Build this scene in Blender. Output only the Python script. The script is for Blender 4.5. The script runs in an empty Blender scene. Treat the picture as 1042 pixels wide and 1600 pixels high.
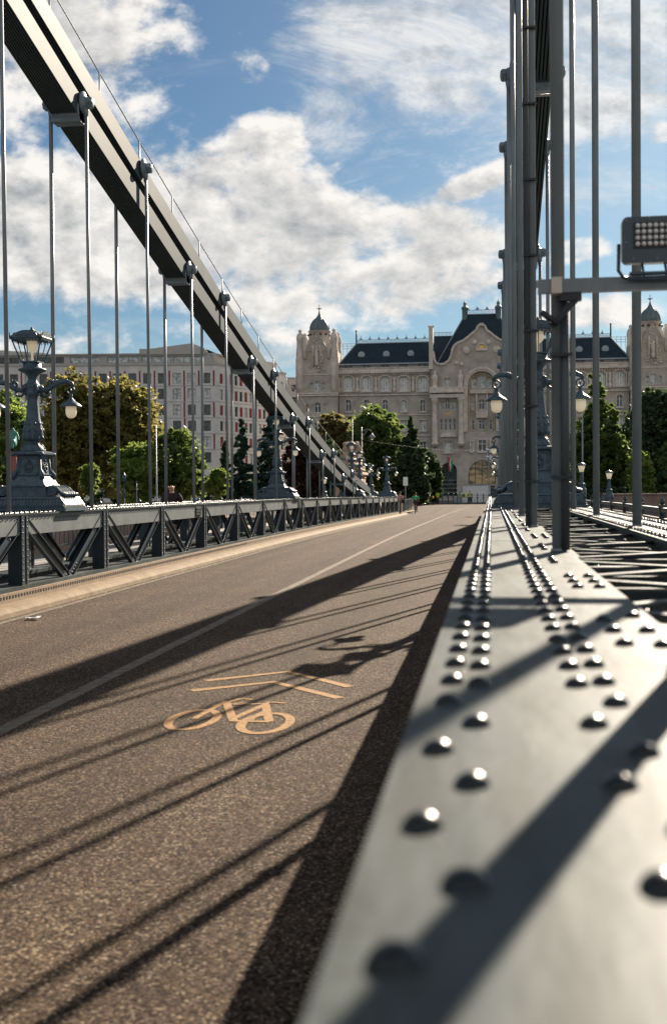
import bpy, math, random
from math import sin, cos, tan, atan, pi, radians, sqrt, hypot
from mathutils import Vector, Matrix
random.seed(11)
S = bpy.context.scene
# ------------------------------------------------------------------ camera
FPX = 1780.0; PSI = atan(247/FPX); PIT = atan(36/FPX); ROL = 0.008
CAM = Vector((0, 0, 1.75))
vv = Vector((-sin(PSI)*cos(PIT), cos(PSI)*cos(PIT), -sin(PIT)))
rr0 = Vector((cos(PSI), sin(PSI), 0)); uu0 = rr0.cross(vv)
rr = rr0*cos(ROL) - uu0*sin(ROL); uu = uu0*cos(ROL) + rr0*sin(ROL)
cd = bpy.data.cameras.new('camera'); cam = bpy.data.objects.new('camera', cd)
S.collection.objects.link(cam); S.camera = cam
cam.matrix_world = Matrix(((rr.x, uu.x, -vv.x, CAM.x), (rr.y, uu.y, -vv.y, CAM.y), (rr.z, uu.z, -vv.z, CAM.z), (0, 0, 0, 1)))
cd.sensor_fit = 'VERTICAL'; cd.sensor_height = 36; cd.sensor_width = 24; cd.lens = FPX/1600*36
cd.clip_start = 0.05; cd.clip_end = 6000
cd.dof.use_dof = True; cd.dof.focus_distance = 24.0; cd.dof.aperture_fstop = 3.0; cd.dof.aperture_blades = 0

def ray(px, py): return vv + rr*((px-521)/FPX) + uu*((800-py)/FPX)
def atY(px, py, Y): d = ray(px, py); return CAM + d*(Y/d.y)
def atD(px, py, D): return CAM + ray(px, py)*D          # D = depth along the view axis
def atZ(px, py, Z): d = ray(px, py); return CAM + d*((Z-CAM.z)/d.z)

# ------------------------------------------------------------------ sky, sun, exposure
SUN_AZ = radians(16.4); SUN_EL = radians(27.3)
W = bpy.data.worlds.new('World'); S.world = W; W.use_nodes = True
nt = W.node_tree; nt.nodes.clear()
def N(t, **k):
    n = nt.nodes.new(t)
    for a, b in k.items(): setattr(n, a, b)
    return n
def L(a, b): nt.links.new(a, b)
def val(x):
    return x
def math_(op, a, b=None, c=None, clamp=False):
    n = N('ShaderNodeMath', operation=op); n.use_clamp = clamp
    for i, q in enumerate((a, b, c)):
        if q is None: continue
        if isinstance(q, (int, float)): n.inputs[i].default_value = q
        else: L(q, n.inputs[i])
    return n.outputs[0]
def smooth(x, a, b):
    n = N('ShaderNodeMapRange', interpolation_type='SMOOTHSTEP')
    L(x, n.inputs[0]); n.inputs[1].default_value = a; n.inputs[2].default_value = b
    n.inputs[3].default_value = 0; n.inputs[4].default_value = 1
    return n.outputs[0]
def mixc(f, a, b, mode='MIX'):
    n = N('ShaderNodeMix', data_type='RGBA', blend_type=mode)
    if isinstance(f, (int, float)): n.inputs[0].default_value = f
    else: L(f, n.inputs[0])
    for i, q in ((6, a), (7, b)):
        if isinstance(q, tuple): n.inputs[i].default_value = (*q, 1)
        else: L(q, n.inputs[i])
    return n.outputs[2]
sky = N('ShaderNodeTexSky'); sky.sky_type = 'NISHITA'; sky.sun_disc = False
sky.sun_elevation = SUN_EL; sky.sun_rotation = SUN_AZ; sky.altitude = 100; sky.air_density = 1.0; sky.dust_density = 0.6; sky.ozone_density = 3.0
tc = N('ShaderNodeTexCoord')
rot = N('ShaderNodeVectorRotate', rotation_type='Z_AXIS'); L(tc.outputs['Generated'], rot.inputs['Vector']); rot.inputs['Angle'].default_value = -PSI
sp = N('ShaderNodeSeparateXYZ'); L(rot.outputs[0], sp.inputs[0])
dy = math_('MAXIMUM', sp.outputs[1], 0.12)
gx = math_('DIVIDE', sp.outputs[0], dy); gz = math_('DIVIDE', sp.outputs[2], dy)
cx = N('ShaderNodeCombineXYZ'); L(gx, cx.inputs[0]); L(gz, cx.inputs[1])
def noise(vec, scale, detail, rough, sx=1, sy=1, ang=0, dist=0.0, off=(0, 0, 0), lac=2.0):
    m = N('ShaderNodeMapping'); L(vec, m.inputs[0]); m.inputs['Scale'].default_value = (sx, sy, 1); m.inputs['Rotation'].default_value = (0, 0, ang); m.inputs['Location'].default_value = off
    n = N('ShaderNodeTexNoise'); L(m.outputs[0], n.inputs['Vector']); n.inputs['Scale'].default_value = scale
    n.inputs['Detail'].default_value = detail; n.inputs['Roughness'].default_value = rough; n.inputs['Distortion'].default_value = dist; n.inputs['Lacunarity'].default_value = lac
    return n.outputs['Fac']
# cloud layout: ellipses in direction space (bearing and height of each bank), broken up by noise
def blob(px, py, w, h, ang=0, amp=1.0):
    m = N('ShaderNodeMapping', vector_type='TEXTURE'); L(cx.outputs[0], m.inputs[0])
    m.inputs['Location'].default_value = ((px-521)/FPX, (764-py)/FPX, 0); m.inputs['Rotation'].default_value = (0, 0, radians(ang)); m.inputs['Scale'].default_value = (w/FPX, h/FPX, 1)
    ln = N('ShaderNodeVectorMath', operation='LENGTH'); L(m.outputs[0], ln.inputs[0])
    s = smooth(ln.outputs['Value'], 1.25, 0.45)
    return math_('MULTIPLY', s, amp)
mask = None
for b in [
    (60, 70, 240, 150, -20, 1.05), (215, 40, 130, 75, 10, .8), (390, 112, 62, 34, 12, .42), (60, 360, 380, 135, 0, 1.1), (425, 235, 90, 70, 10, .95),
    (330, 330, 300, 110, 0, 1.1), (560, 360, 280, 80, -6, 1.0), (470, 440, 440, 80, -5, 1.0), (690, 425, 170, 42, -14, .75),
    (750, 290, 120, 24, 24, .66), (120, 560, 260, 60, 0, .62), (600, 505, 240, 20, 0, .6), (400, 520, 200, 30, 0, .6), (250, 640, 700, 60, 0, .5),
    (905, 395, 75, 26, 12, .85), (940, 235, 110, 22, 10, .7), (900, 495, 200, 30, 4, .62), (1030, 215, 50, 22, 10, .8), (1300, 300, 200, 200, 0, .8), (-500, 250, 400, 300, 0, 1.0), (-300, 900, 500, 90, 0, .7)]:
    o = blob(*b); mask = o if mask is None else math_('MAXIMUM', mask, o)
n1 = noise(cx.outputs[0], 8.0, 12, .60, 1, 1.5, radians(-8), .12)
n2 = noise(cx.outputs[0], 30.0, 8, .62, 1, 1.35, 0, .1, (3, 1, 0))
n3 = noise(cx.outputs[0], 5.0, 10, .68, 1.2, 4.2, radians(24), .9, (7, 2, 0))
n1s = noise(cx.outputs[0], 8.0, 12, .60, 1, 1.5, radians(-8), .12, (.012, .018, 0))
n2s = noise(cx.outputs[0], 30.0, 8, .62, 1, 1.35, 0, .1, (3.008, 1.012, 0))
nn = math_('ADD', math_('MULTIPLY', n1, .74), math_('MULTIPLY', n2, .26))
nns = math_('ADD', math_('MULTIPLY', n1s, .74), math_('MULTIPLY', n2s, .26))
d0 = math_('ADD', math_('MULTIPLY', mask, .95), math_('MULTIPLY', math_('SUBTRACT', nn, .5), 4.2))
dens = smooth(d0, .26, .92)
wmask = None
for b in [(650, 70, 240, 130, -14, 1.0), (900, 80, 260, 170, -10, 1.1), (520, 60, 120, 60, 0, .7), (880, 300, 200, 120, 10, .45), (620, 300, 160, 70, 0, .5), (240, 540, 400, 60, 0, .6), (520, 200, 80, 80, 0, .6)]:
    o = blob(*b); wmask = o if wmask is None else math_('MAXIMUM', wmask, o)
n4 = noise(cx.outputs[0], 3.2, 12, .72, 1.0, 2.6, radians(32), 1.3, (2, 5, 0))
wisp = math_('MULTIPLY', smooth(math_('ADD', math_('MULTIPLY', wmask, .30), n4), .56, .92), .85)
alpha = math_('MAXIMUM', dens, wisp, clamp=True)
shade_n = noise(cx.outputs[0], 5.0, 8, .55, 1, 2.2, radians(-6), .1, (1.7, .25, 0))
relief = math_('MULTIPLY', math_('SUBTRACT', nn, nns), 5.0)
thick = math_('MULTIPLY', smooth(d0, .55, 1.7), math_('MULTIPLY', smooth(shade_n,   .36, .62), .95))
lit = math_('SUBTRACT', math_('ADD', relief, .86), thick, clamp=True)
cl = mixc(lit, (2.5, 2.7, 2.9), (7.1, 6.85, 6.55))
up = smooth(sp.outputs[2], .0, .02)
nb = N('ShaderNodeTexNoise'); L(tc.outputs['Generated'], nb.inputs['Vector']); nb.inputs['Scale'].default_value = 3.0; nb.inputs['Detail'].default_value = 6
back = math_('MULTIPLY', smooth(sp.outputs[1], .22, -.08), smooth(nb.outputs['Fac'], .40, .58))  # unseen clouds behind the camera, added to brighten the palace front
alpha = math_('MAXIMUM', math_('MULTIPLY', alpha, smooth(sp.outputs[1], .10, .25)), back)
tint = mixc(1.0, sky.outputs[0], (0.35, .455, .495), 'MULTIPLY')
comb = mixc(math_('MULTIPLY', alpha, up), tint, cl)
bg = N('ShaderNodeBackground'); L(comb, bg.inputs[0]); bg.inputs[1].default_value = 0.052
ow = N('ShaderNodeOutputWorld'); L(bg.outputs[0], ow.inputs[0])
sd = bpy.data.lights.new('sun', 'SUN'); sd.energy = 5.0; sd.angle = radians(0.5); sd.color = (1.0, .87, .70)
so = bpy.data.objects.new('sun', sd); S.collection.objects.link(so)
sdir = Vector((sin(SUN_AZ)*cos(SUN_EL), cos(SUN_AZ)*cos(SUN_EL), sin(SUN_EL)))
so.rotation_euler = sdir.to_track_quat('Z', 'Y').to_euler(); so.location = (20, -20, 60)
S.view_settings.view_transform = 'Standard'; S.view_settings.look = 'None'; S.view_settings.gamma = 1.0
S.view_settings.exposure = 1.40
S.render.engine = 'CYCLES'
S.cycles.max_bounces = 6; S.cycles.transparent_max_bounces = 8

# ------------------------------------------------------------------ helpers
COL = S.collection
class MB:
    def __init__(s): s.v = []; s.f = []; s.sm = []
    def add(s, vs, fs, smooth=False):
        b = len(s.v); s.v += [tuple(p) for p in vs]
        for f in fs: s.f.append(tuple(b+i for i in f)); s.sm.append(smooth)
        return s
    def box(s, x0, x1, y0, y1, z0, z1):
        return s.add([(x0,y0,z0),(x1,y0,z0),(x1,y1,z0),(x0,y1,z0),(x0,y0,z1),(x1,y0,z1),(x1,y1,z1),(x0,y1,z1)],
              [(0,3,2,1),(4,5,6,7),(0,1,5,4),(1,2,6,5),(2,3,7,6),(3,0,4,7)])
    def taper(s, c, z0, z1, hx0, hy0, hx1, hy1):
        x, y = c[0], c[1]
        vs = [(x+a*hx0, y+b*hy0, z0) for a, b in ((-1,-1),(1,-1),(1,1),(-1,1))] + [(x+a*hx1, y+b*hy1, z1) for a, b in ((-1,-1),(1,-1),(1,1),(-1,1))]
        return s.add(vs, [(0,3,2,1),(4,5,6,7),(0,1,5,4),(1,2,6,5),(2,3,7,6),(3,0,4,7)])
    def beam(s, a, b, w, h, up=(0,0,1)):
        a = Vector(a); b = Vector(b); d = (b-a).normalized(); u = Vector(up)
        sd_ = d.cross(u)
        if sd_.length < 1e-4: sd_ = d.cross(Vector((1,0,0)))
        sd_.normalize(); u = sd_.cross(d)
        vs = [p + sd_*(i*w/2) + u*(j*h/2) for p in (a, b) for i, j in ((-1,-1),(1,-1),(1,1),(-1,1))]
        return s.add(vs, [(0,1,2,3),(7,6,5,4),(0,4,5,1),(1,5,6,2),(2,6,7,3),(3,7,4,0)])
    def tube(s, pts, r, n=8, caps=True):
        pts = [Vector(p) for p in pts]; rs = r if isinstance(r, (list, tuple)) else [r]*len(pts)
        vs = []; ref = None
        for i, p in enumerate(pts):
            d = (pts[min(i+1, len(pts)-1)] - pts[max(i-1, 0)]).normalized()
            if ref is None:
                ref = Vector((1,0,0)) if abs(d.x) < .8 else Vector((0,1,0))
            a = (ref - d*ref.dot(d)).normalized(); ref = a; b = d.cross(a)
            for k in range(n):
                t = 2*pi*k/n; vs.append(p + a*(rs[i]*cos(t)) + b*(rs[i]*sin(t)))
        fs = [(i*n+k, i*n+(k+1)%n, (i+1)*n+(k+1)%n, (i+1)*n+k) for i in range(len(pts)-1) for k in range(n)]
        s.add(vs, fs, True)
        if caps:
            b0 = len(s.v)-len(vs)
            s.f.append(tuple(b0+k for k in range(n))[::-1]); s.sm.append(False)
            s.f.append(tuple(b0+(len(pts)-1)*n+k for k in range(n))); s.sm.append(False)
        return s
    def lathe(s, c, prof, n=16, axis='Z', smooth=True, ph=0):
        vs = []
        for r, z in prof:
            for k in range(n):
                t = 2*pi*k/n+ph
                if axis == 'Z': vs.append((c[0]+r*cos(t), c[1]+r*sin(t), c[2]+z))
                elif axis == 'X': vs.append((c[0]+z, c[1]+r*cos(t), c[2]+r*sin(t)))
                else: vs.append((c[0]+r*sin(t), c[1]+z, c[2]+r*cos(t)))
        m = len(prof)
        fs = [(i*n+k, i*n+(k+1)%n, (i+1)*n+(k+1)%n, (i+1)*n+k) for i in range(m-1) for k in range(n)]
        s.add(vs, fs, smooth)
        b0 = len(s.v)-len(vs)
        if prof[0][0] > 1e-4: s.f.append(tuple(b0+k for k in range(n))[::-1]); s.sm.append(False)
        if prof[-1][0] > 1e-4: s.f.append(tuple(b0+(m-1)*n+k for k in range(n))); s.sm.append(False)
        return s
    def prism(s, pts, fn, d0, d1):      # pts (a,b) -> fn(a,b,d)
        n = len(pts)
        vs = [fn(a, b, d0) for a, b in pts] + [fn(a, b, d1) for a, b in pts]
        fs = [tuple(range(n)), tuple(range(2*n-1, n-1, -1))] + [(i, i+n, (i+1) % n+n, (i+1) % n) for i in range(n)]
        return s.add(vs, fs)
    def extr(s, prof, ys, dzf, smooth=False):   # profile (x,z) along Y
        n = len(prof); vs = [(x, y, z+dzf(y)) for y in ys for x, z in prof]
        fs = [(j*n+i, j*n+(i+1) % n, (j+1)*n+(i+1) % n, (j+1)*n+i) for j in range(len(ys)-1) for i in range(n)]
        fs += [tuple(range(n))[::-1], tuple((len(ys)-1)*n+i for i in range(n))]
        return s.add(vs, fs, smooth)
    def dome(s, c, r, h, n=8, rings=3):
        vs = []
        for j in range(rings):
            t = (pi/2)*j/rings
            for k in range(n):
                a = 2*pi*k/n; vs.append((c[0]+r*cos(t)*cos(a), c[1]+r*cos(t)*sin(a), c[2]+h*sin(t)))
        vs.append((c[0], c[1], c[2]+h))
        fs = [(j*n+k, j*n+(k+1)%n, (j+1)*n+(k+1)%n, (j+1)*n+k) for j in range(rings-1) for k in range(n)]
        fs += [((rings-1)*n+k, (rings-1)*n+(k+1)%n, rings*n) for k in range(n)]
        return s.add(vs, fs, True)
    def sidedome(s, c, r, h, dx, n=6):      # rivet head on a vertical X-facing face, dx=+-1
        vs = []
        for j in range(2):
            t = (pi/2)*j/2
            for k in range(n):
                a = 2*pi*k/n; vs.append((c[0]+dx*h*sin(t), c[1]+r*cos(t)*cos(a), c[2]+r*cos(t)*sin(a)))
        vs.append((c[0]+dx*h, c[1], c[2]))
        fs = [(k, (k+1) % n, n+(k+1) % n, n+k) for k in range(n)] + [(n+k, n+(k+1) % n, 2*n) for k in range(n)]
        if dx < 0: fs = [f[::-1] for f in fs]
        return s.add(vs, fs, True)
    def mesh(s, name, mat, off=(0,0,0)):
        me = bpy.data.meshes.new(name); ox, oy, oz = off
        me.from_pydata([(x-ox, y-oy, z-oz) for x, y, z in s.v], [], s.f)
        me.polygons.foreach_set('use_smooth', s.sm)
        if mat is not None: me.materials.append(mat)
        me.update(); return me
    def build(s, name, mat, parent=None, **tags):
        off = ROOT(parent) if parent is not None else (0,0,0)
        o = bpy.data.objects.new(name, s.mesh(name, mat, off)); COL.objects.link(o)
        if parent is not None: o.parent = parent
        for k, v in tags.items(): o[k] = v
        return o
def ROOT(o):
    p = Vector((0,0,0))
    while o is not None: p = p + Vector(o.location); o = o.parent
    return p
def thing(name, label, cat, loc=(0,0,0), group=None, rz=0):
    o = bpy.data.objects.new(name, None); COL.objects.link(o); o.location = loc; o.rotation_euler = (0,0,rz)
    o['label'] = label; o['category'] = cat; o.empty_display_size = .3
    if group: o['group'] = group
    return o
def tag(o, label, cat, group=None):
    o['label'] = label; o['category'] = cat
    if group: o['group'] = group
    return o
def copy_tree(o, parent=None):
    c = o.copy(); COL.objects.link(c)
    if parent is not None: c.parent = parent
    for ch in list(o.children): copy_tree(ch, c)
    return c
def inst(name, me, parent, loc):        # part sharing mesh data; loc in world
    o = bpy.data.objects.new(name, me); COL.objects.link(o); o.parent = parent
    o.location = Vector(loc) - ROOT(parent); return o
def struct(o): o['kind'] = 'structure'; return o

# ------------------------------------------------------------------ materials
def mat(name, col, rough=.6, metal=0.0, var=None, vscale=3.0, vdetail=4, bump=0.0, bscale=30, spec=.5, col2=None, lo=.35, hi=.65, coat=0, trans=0, stretch=(1,1,1), rvar=0):
    m = bpy.data.materials.new(name); m.use_nodes = True; t = m.node_tree; b = t.nodes['Principled BSDF']
    b.inputs['Base Color'].default_value = (*col, 1); b.inputs['Roughness'].default_value = rough; b.inputs['Metallic'].default_value = metal
    b.inputs['Specular IOR Level'].default_value = spec; b.inputs['Coat Weight'].default_value = coat; b.inputs['Coat Roughness'].default_value = .15
    tcn = t.nodes.new('ShaderNodeTexCoord'); mp = t.nodes.new('ShaderNodeMapping'); mp.inputs['Scale'].default_value = stretch
    t.links.new(tcn.outputs['Object'], mp.inputs[0])
    if col2 is None and var: col2 = tuple(min(1, c*(1+var)) for c in col); c1 = tuple(c*(1-var) for c in col)
    else: c1 = col
    if col2 is not None:
        n = t.nodes.new('ShaderNodeTexNoise'); n.inputs['Scale'].default_value = vscale; n.inputs['Detail'].default_value = vdetail; n.inputs['Roughness'].default_value = .65
        t.links.new(mp.outputs[0], n.inputs['Vector'])
        r = t.nodes.new('ShaderNodeValToRGB'); r.color_ramp.elements[0].position = lo; r.color_ramp.elements[1].position = hi
        r.color_ramp.elements[0].color = (*c1, 1); r.color_ramp.elements[1].color = (*col2, 1)
        t.links.new(n.outputs['Fac'], r.inputs[0]); t.links.new(r.outputs[0], b.inputs['Base Color'])
        m['ramp'] = r.name
        if rvar:
            mr = t.nodes.new('ShaderNodeMapRange'); mr.inputs[1].default_value = .3; mr.inputs[2].default_value = .7; mr.inputs[3].default_value = rough-rvar; mr.inputs[4].default_value = rough+rvar
            t.links.new(n.outputs['Fac'], mr.inputs[0]); t.links.new(mr.outputs[0], b.inputs['Roughness'])
    if bump:
        n2_ = t.nodes.new('ShaderNodeTexNoise'); n2_.inputs['Scale'].default_value = bscale; n2_.inputs['Detail'].default_value = 5
        t.links.new(mp.outputs[0], n2_.inputs['Vector'])
        bp = t.nodes.new('ShaderNodeBump'); bp.inputs['Strength'].default_value = bump; bp.inputs['Distance'].default_value = .02
        t.links.new(n2_.outputs['Fac'], bp.inputs['Height']); t.links.new(bp.outputs[0], b.inputs['Normal'])
    return m
M = {}
M['steel'] = mat('grey_bridge_paint', (.040,.054,.059), .52, 0, spec=.05, col2=(.088,.101,.102), vscale=2.6, vdetail=12, lo=.30, hi=.60, bump=.10, bscale=14, coat=.0, stretch=(1,.35,1), rvar=.08)
M['steelblue'] = mat('blue_grey_bridge_paint', (.016,.028,.040), .42, 0, var=.18, vscale=4, bump=.15, bscale=20, coat=.2)
M['web'] = mat('girder_web_paint', (.11,.125,.13), .5, 0, spec=.3, col2=(.17,.185,.185), vscale=2.5, vdetail=8)
M['litter'] = mat('dry_leaf_bits', (.30,.22,.13), .8, 0, col2=(.5,.46,.38), vscale=60)
def dirty(m, amt):
    t = m.node_tree; b = t.nodes['Principled BSDF']; src = b.inputs['Base Color'].links[0].from_socket
    tcn = t.nodes.new('ShaderNodeTexCoord'); mp = t.nodes.new('ShaderNodeMapping'); mp.inputs['Scale'].default_value = (9, 1.1, 3); t.links.new(tcn.outputs['Object'], mp.inputs[0])
    n = t.nodes.new('ShaderNodeTexNoise'); n.inputs['Scale'].default_value = 1.6; n.inputs['Detail'].default_value = 9; n.inputs['Roughness'].default_value = .7; t.links.new(mp.outputs[0], n.inputs['Vector'])
    r = t.nodes.new('ShaderNodeValToRGB'); r.color_ramp.elements[0].position = .40; r.color_ramp.elements[0].color = (.60,.56,.50,1); r.color_ramp.elements[1].position = .56; r.color_ramp.elements[1].color = (1.05,1.05,1.05,1); t.links.new(n.outputs['Fac'], r.inputs[0])
    n5 = t.nodes.new('ShaderNodeTexNoise'); n5.inputs['Scale'].default_value = 70; n5.inputs['Detail'].default_value = 4; t.links.new(tcn.outputs['Object'], n5.inputs['Vector'])
    r5 = t.nodes.new('ShaderNodeValToRGB'); r5.color_ramp.elements[0].position = .30; r5.color_ramp.elements[0].color = (.55,.45,.35,1); r5.color_ramp.elements[1].position = .38; r5.color_ramp.elements[1].color = (1,1,1,1); t.links.new(n5.outputs['Fac'], r5.inputs[0])
    a1 = t.nodes.new('ShaderNodeMix'); a1.data_type = 'RGBA'; a1.blend_type = 'MULTIPLY'; a1.inputs[0].default_value = amt; t.links.new(src, a1.inputs[6]); t.links.new(r.outputs[0], a1.inputs[7])
    a2 = t.nodes.new('ShaderNodeMix'); a2.data_type = 'RGBA'; a2.blend_type = 'MULTIPLY'; a2.inputs[0].default_value = amt; t.links.new(a1.outputs[2], a2.inputs[6]); t.links.new(r5.outputs[0], a2.inputs[7])
    t.links.new(a2.outputs[2], b.inputs['Base Color'])
dirty(M['steel'], .75)
M['rivet'] = mat('rivet_paint', (.012,.016,.018), .27, 0, spec=.34, var=.25, vscale=3)
M['rod'] = mat('hanger_paint', (.20,.22,.235), .38, 0.0, spec=.35, var=.15, vscale=5, stretch=(1,1,.3))
M['lamp'] = mat('lamp_cast_iron', (.055,.088,.115), .46, .0, spec=.35, var=.3, vscale=14, bump=.25, bscale=45)
M['dark'] = mat('black_metal', (.02,.022,.027), .45, .2)
M['conduit'] = mat('conduit_grey', (.055,.06,.068), .5)
M['black'] = mat('rubber_black', (.012,.012,.013), .7)
M['tan'] = mat('tan_steel_strip', (.19,.13,.075), .7, 0, col2=(.26,.18,.11), vscale=5, bump=.3, bscale=25)
M['kerb'] = mat('kerb_concrete', (.16,.115,.07), .85, 0, spec=.2, col2=(.25,.185,.12), vscale=3, vdetail=8, bump=.4, bscale=30)
M['paint'] = mat('white_road_paint', (.20,.17,.135), .8, 0, spec=.1, col2=(.075,.059,.045), vscale=9, vdetail=8, lo=.45, hi=.7, bump=.4, bscale=120)
M['orange'] = mat('orange_road_paint', (.36,.205,.085), .8, 0, spec=.2, col2=(.10,.066,.04), vscale=26, vdetail=12, lo=.50, hi=.70, bump=.5, bscale=160)
M['walk'] = mat('walkway_asphalt', (.20,.19,.18), .85, 0, var=.15, vscale=2, bump=.3, bscale=50)
M['plaza'] = mat('plaza_paving', (.11,.088,.068), .85, 0, var=.15, vscale=.4, vdetail=8)
M['opal'] = mat('opal_glass', (.85,.78,.62), .25, 0)
M['opal'].node_tree.nodes['Principled BSDF'].inputs['Subsurface Weight'].default_value = .5
M['opal'].node_tree.nodes['Principled BSDF'].inputs['Subsurface Radius'].default_value = (.1,.08,.06)
_ob = M['opal'].node_tree.nodes['Principled BSDF']; _ob.inputs['Emission Color'].default_value = (1, .80, .52, 1); _ob.inputs['Emission Strength'].default_value = .10
M['skin'] = mat('skin', (.50,.28,.19), .55)
M['hivis'] = mat('hi_vis_fabric', (.42,.60,.03), .7)
M['navy'] = mat('navy_cloth', (.02,.025,.045), .85)
M['maroon'] = mat('dark_tshirt', (.035,.015,.018), .85)
M['green'] = mat('green_shirt', (.03,.30,.13), .8)
M['pink'] = mat('pink_knit', (.45,.24,.20), .85)
M['cream'] = mat('cream_cloth', (.62,.55,.45), .85)
M['redcloth'] = mat('red_cloth', (.35,.05,.04), .85)
M['hair'] = mat('dark_hair', (.03,.02,.015), .7)
M['greyhair'] = mat('grey_hair', (.30,.27,.24), .7)
M['bronze'] = mat('green_bronze', (.06,.22,.19), .6, .3, var=.3, vscale=8)
M['redstone'] = mat('red_granite', (.26,.09,.07), .5, 0, var=.2, vscale=10)
M['lion'] = mat('lion_limestone', (.38,.28,.19), .85, 0, col2=(.26,.19,.13), vscale=3.5, vdetail=8, bump=.8, bscale=6)
M['stone'] = mat('palace_limestone', (.31,.275,.235), .85, 0, col2=(.52,.465,.41), vscale=.55, vdetail=10, bump=.6, bscale=2.2)
M['stone2'] = mat('palace_trim_limestone', (.48,.425,.37), .85, 0, col2=(.72,.65,.575), vscale=1.4, vdetail=8, bump=.8, bscale=5)
M['gold'] = mat('gold_mosaic', (.75,.48,.16), .35, .4)
M['slate'] = mat('dark_blue_slate', (.007,.020,.034), .6, 0, spec=.25, col2=(.014,.032,.050), vscale=1.2, vdetail=6, bump=.3, bscale=12)
M['copper'] = mat('grey_copper_dome', (.11,.16,.18), .5, .1, var=.2, vscale=1.5)
M['zinc'] = mat('zinc_crest', (.30,.35,.40), .5, .2)
M['wframe'] = mat('white_window_frame', (.80,.80,.77), .6)
M['dframe'] = mat('dark_window_frame', (.03,.04,.05), .5)
M['hotel'] = mat('pale_stone_cladding', (.54,.53,.51), .8, 0, col2=(.68,.665,.64), vscale=.7, vdetail=6)
M['hotelband'] = mat('penthouse_render', (.42,.40,.37), .8, 0, var=.06, vscale=.5)
M['redpanel'] = mat('dark_red_panel', (.20,.012,.02), .5)
M['brownwall'] = mat('brown_quay_wall', (.24,.16,.13), .85, 0, var=.2, vscale=1, bump=.3, bscale=8)
M['white'] = mat('white_paint', (.72,.73,.74), .4)
M['signblue'] = mat('blue_sign', (.03,.18,.55), .4)
M['signyel'] = mat('yellow_sign', (.85,.75,.05), .4)
M['signgreen'] = mat('green_sign_ring', (.25,.65,.12), .4)
M['flagred'] = mat('flag_red', (.45,.02,.03), .8)
M['bark'] = mat('tree_bark', (.07,.05,.035), .9, 0, var=.3, vscale=6, bump=.6, bscale=15)
M['grass'] = mat('lawn_grass', (.10,.14,.03), .95, 0, col2=(.20,.20,.05), vscale=.6, vdetail=8)
M['ground'] = mat('earth_ground', (.14,.12,.10), .95, 0, var=.2, vscale=.3, vdetail=8)
def glassm(name, tintc, rough=.08):
    m = mat(name, tintc, rough, 0, spec=.9); return m
M['glass'] = mat('window_glass', (.012,.018,.02), .08, 0, spec=.6, col2=(.06,.08,.085), vscale=.9, vdetail=3, lo=.45, hi=.6)
M['glass2'] = mat('curtained_glass', (.30,.34,.34), .25, 0, spec=.5, col2=(.62,.64,.63), vscale=1.7, vdetail=3, lo=.42, hi=.55)
M['reflection_glass'] = mat('glass_painted_amber_reflection', (.07,.045,.02), .1, 0, spec=.8, col2=(.62,.40,.18), vscale=.9, vdetail=7, lo=.40, hi=.58, stretch=(.7,1,1.8))  # golden reflection in the arch glazing, painted into the pane colour
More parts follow.
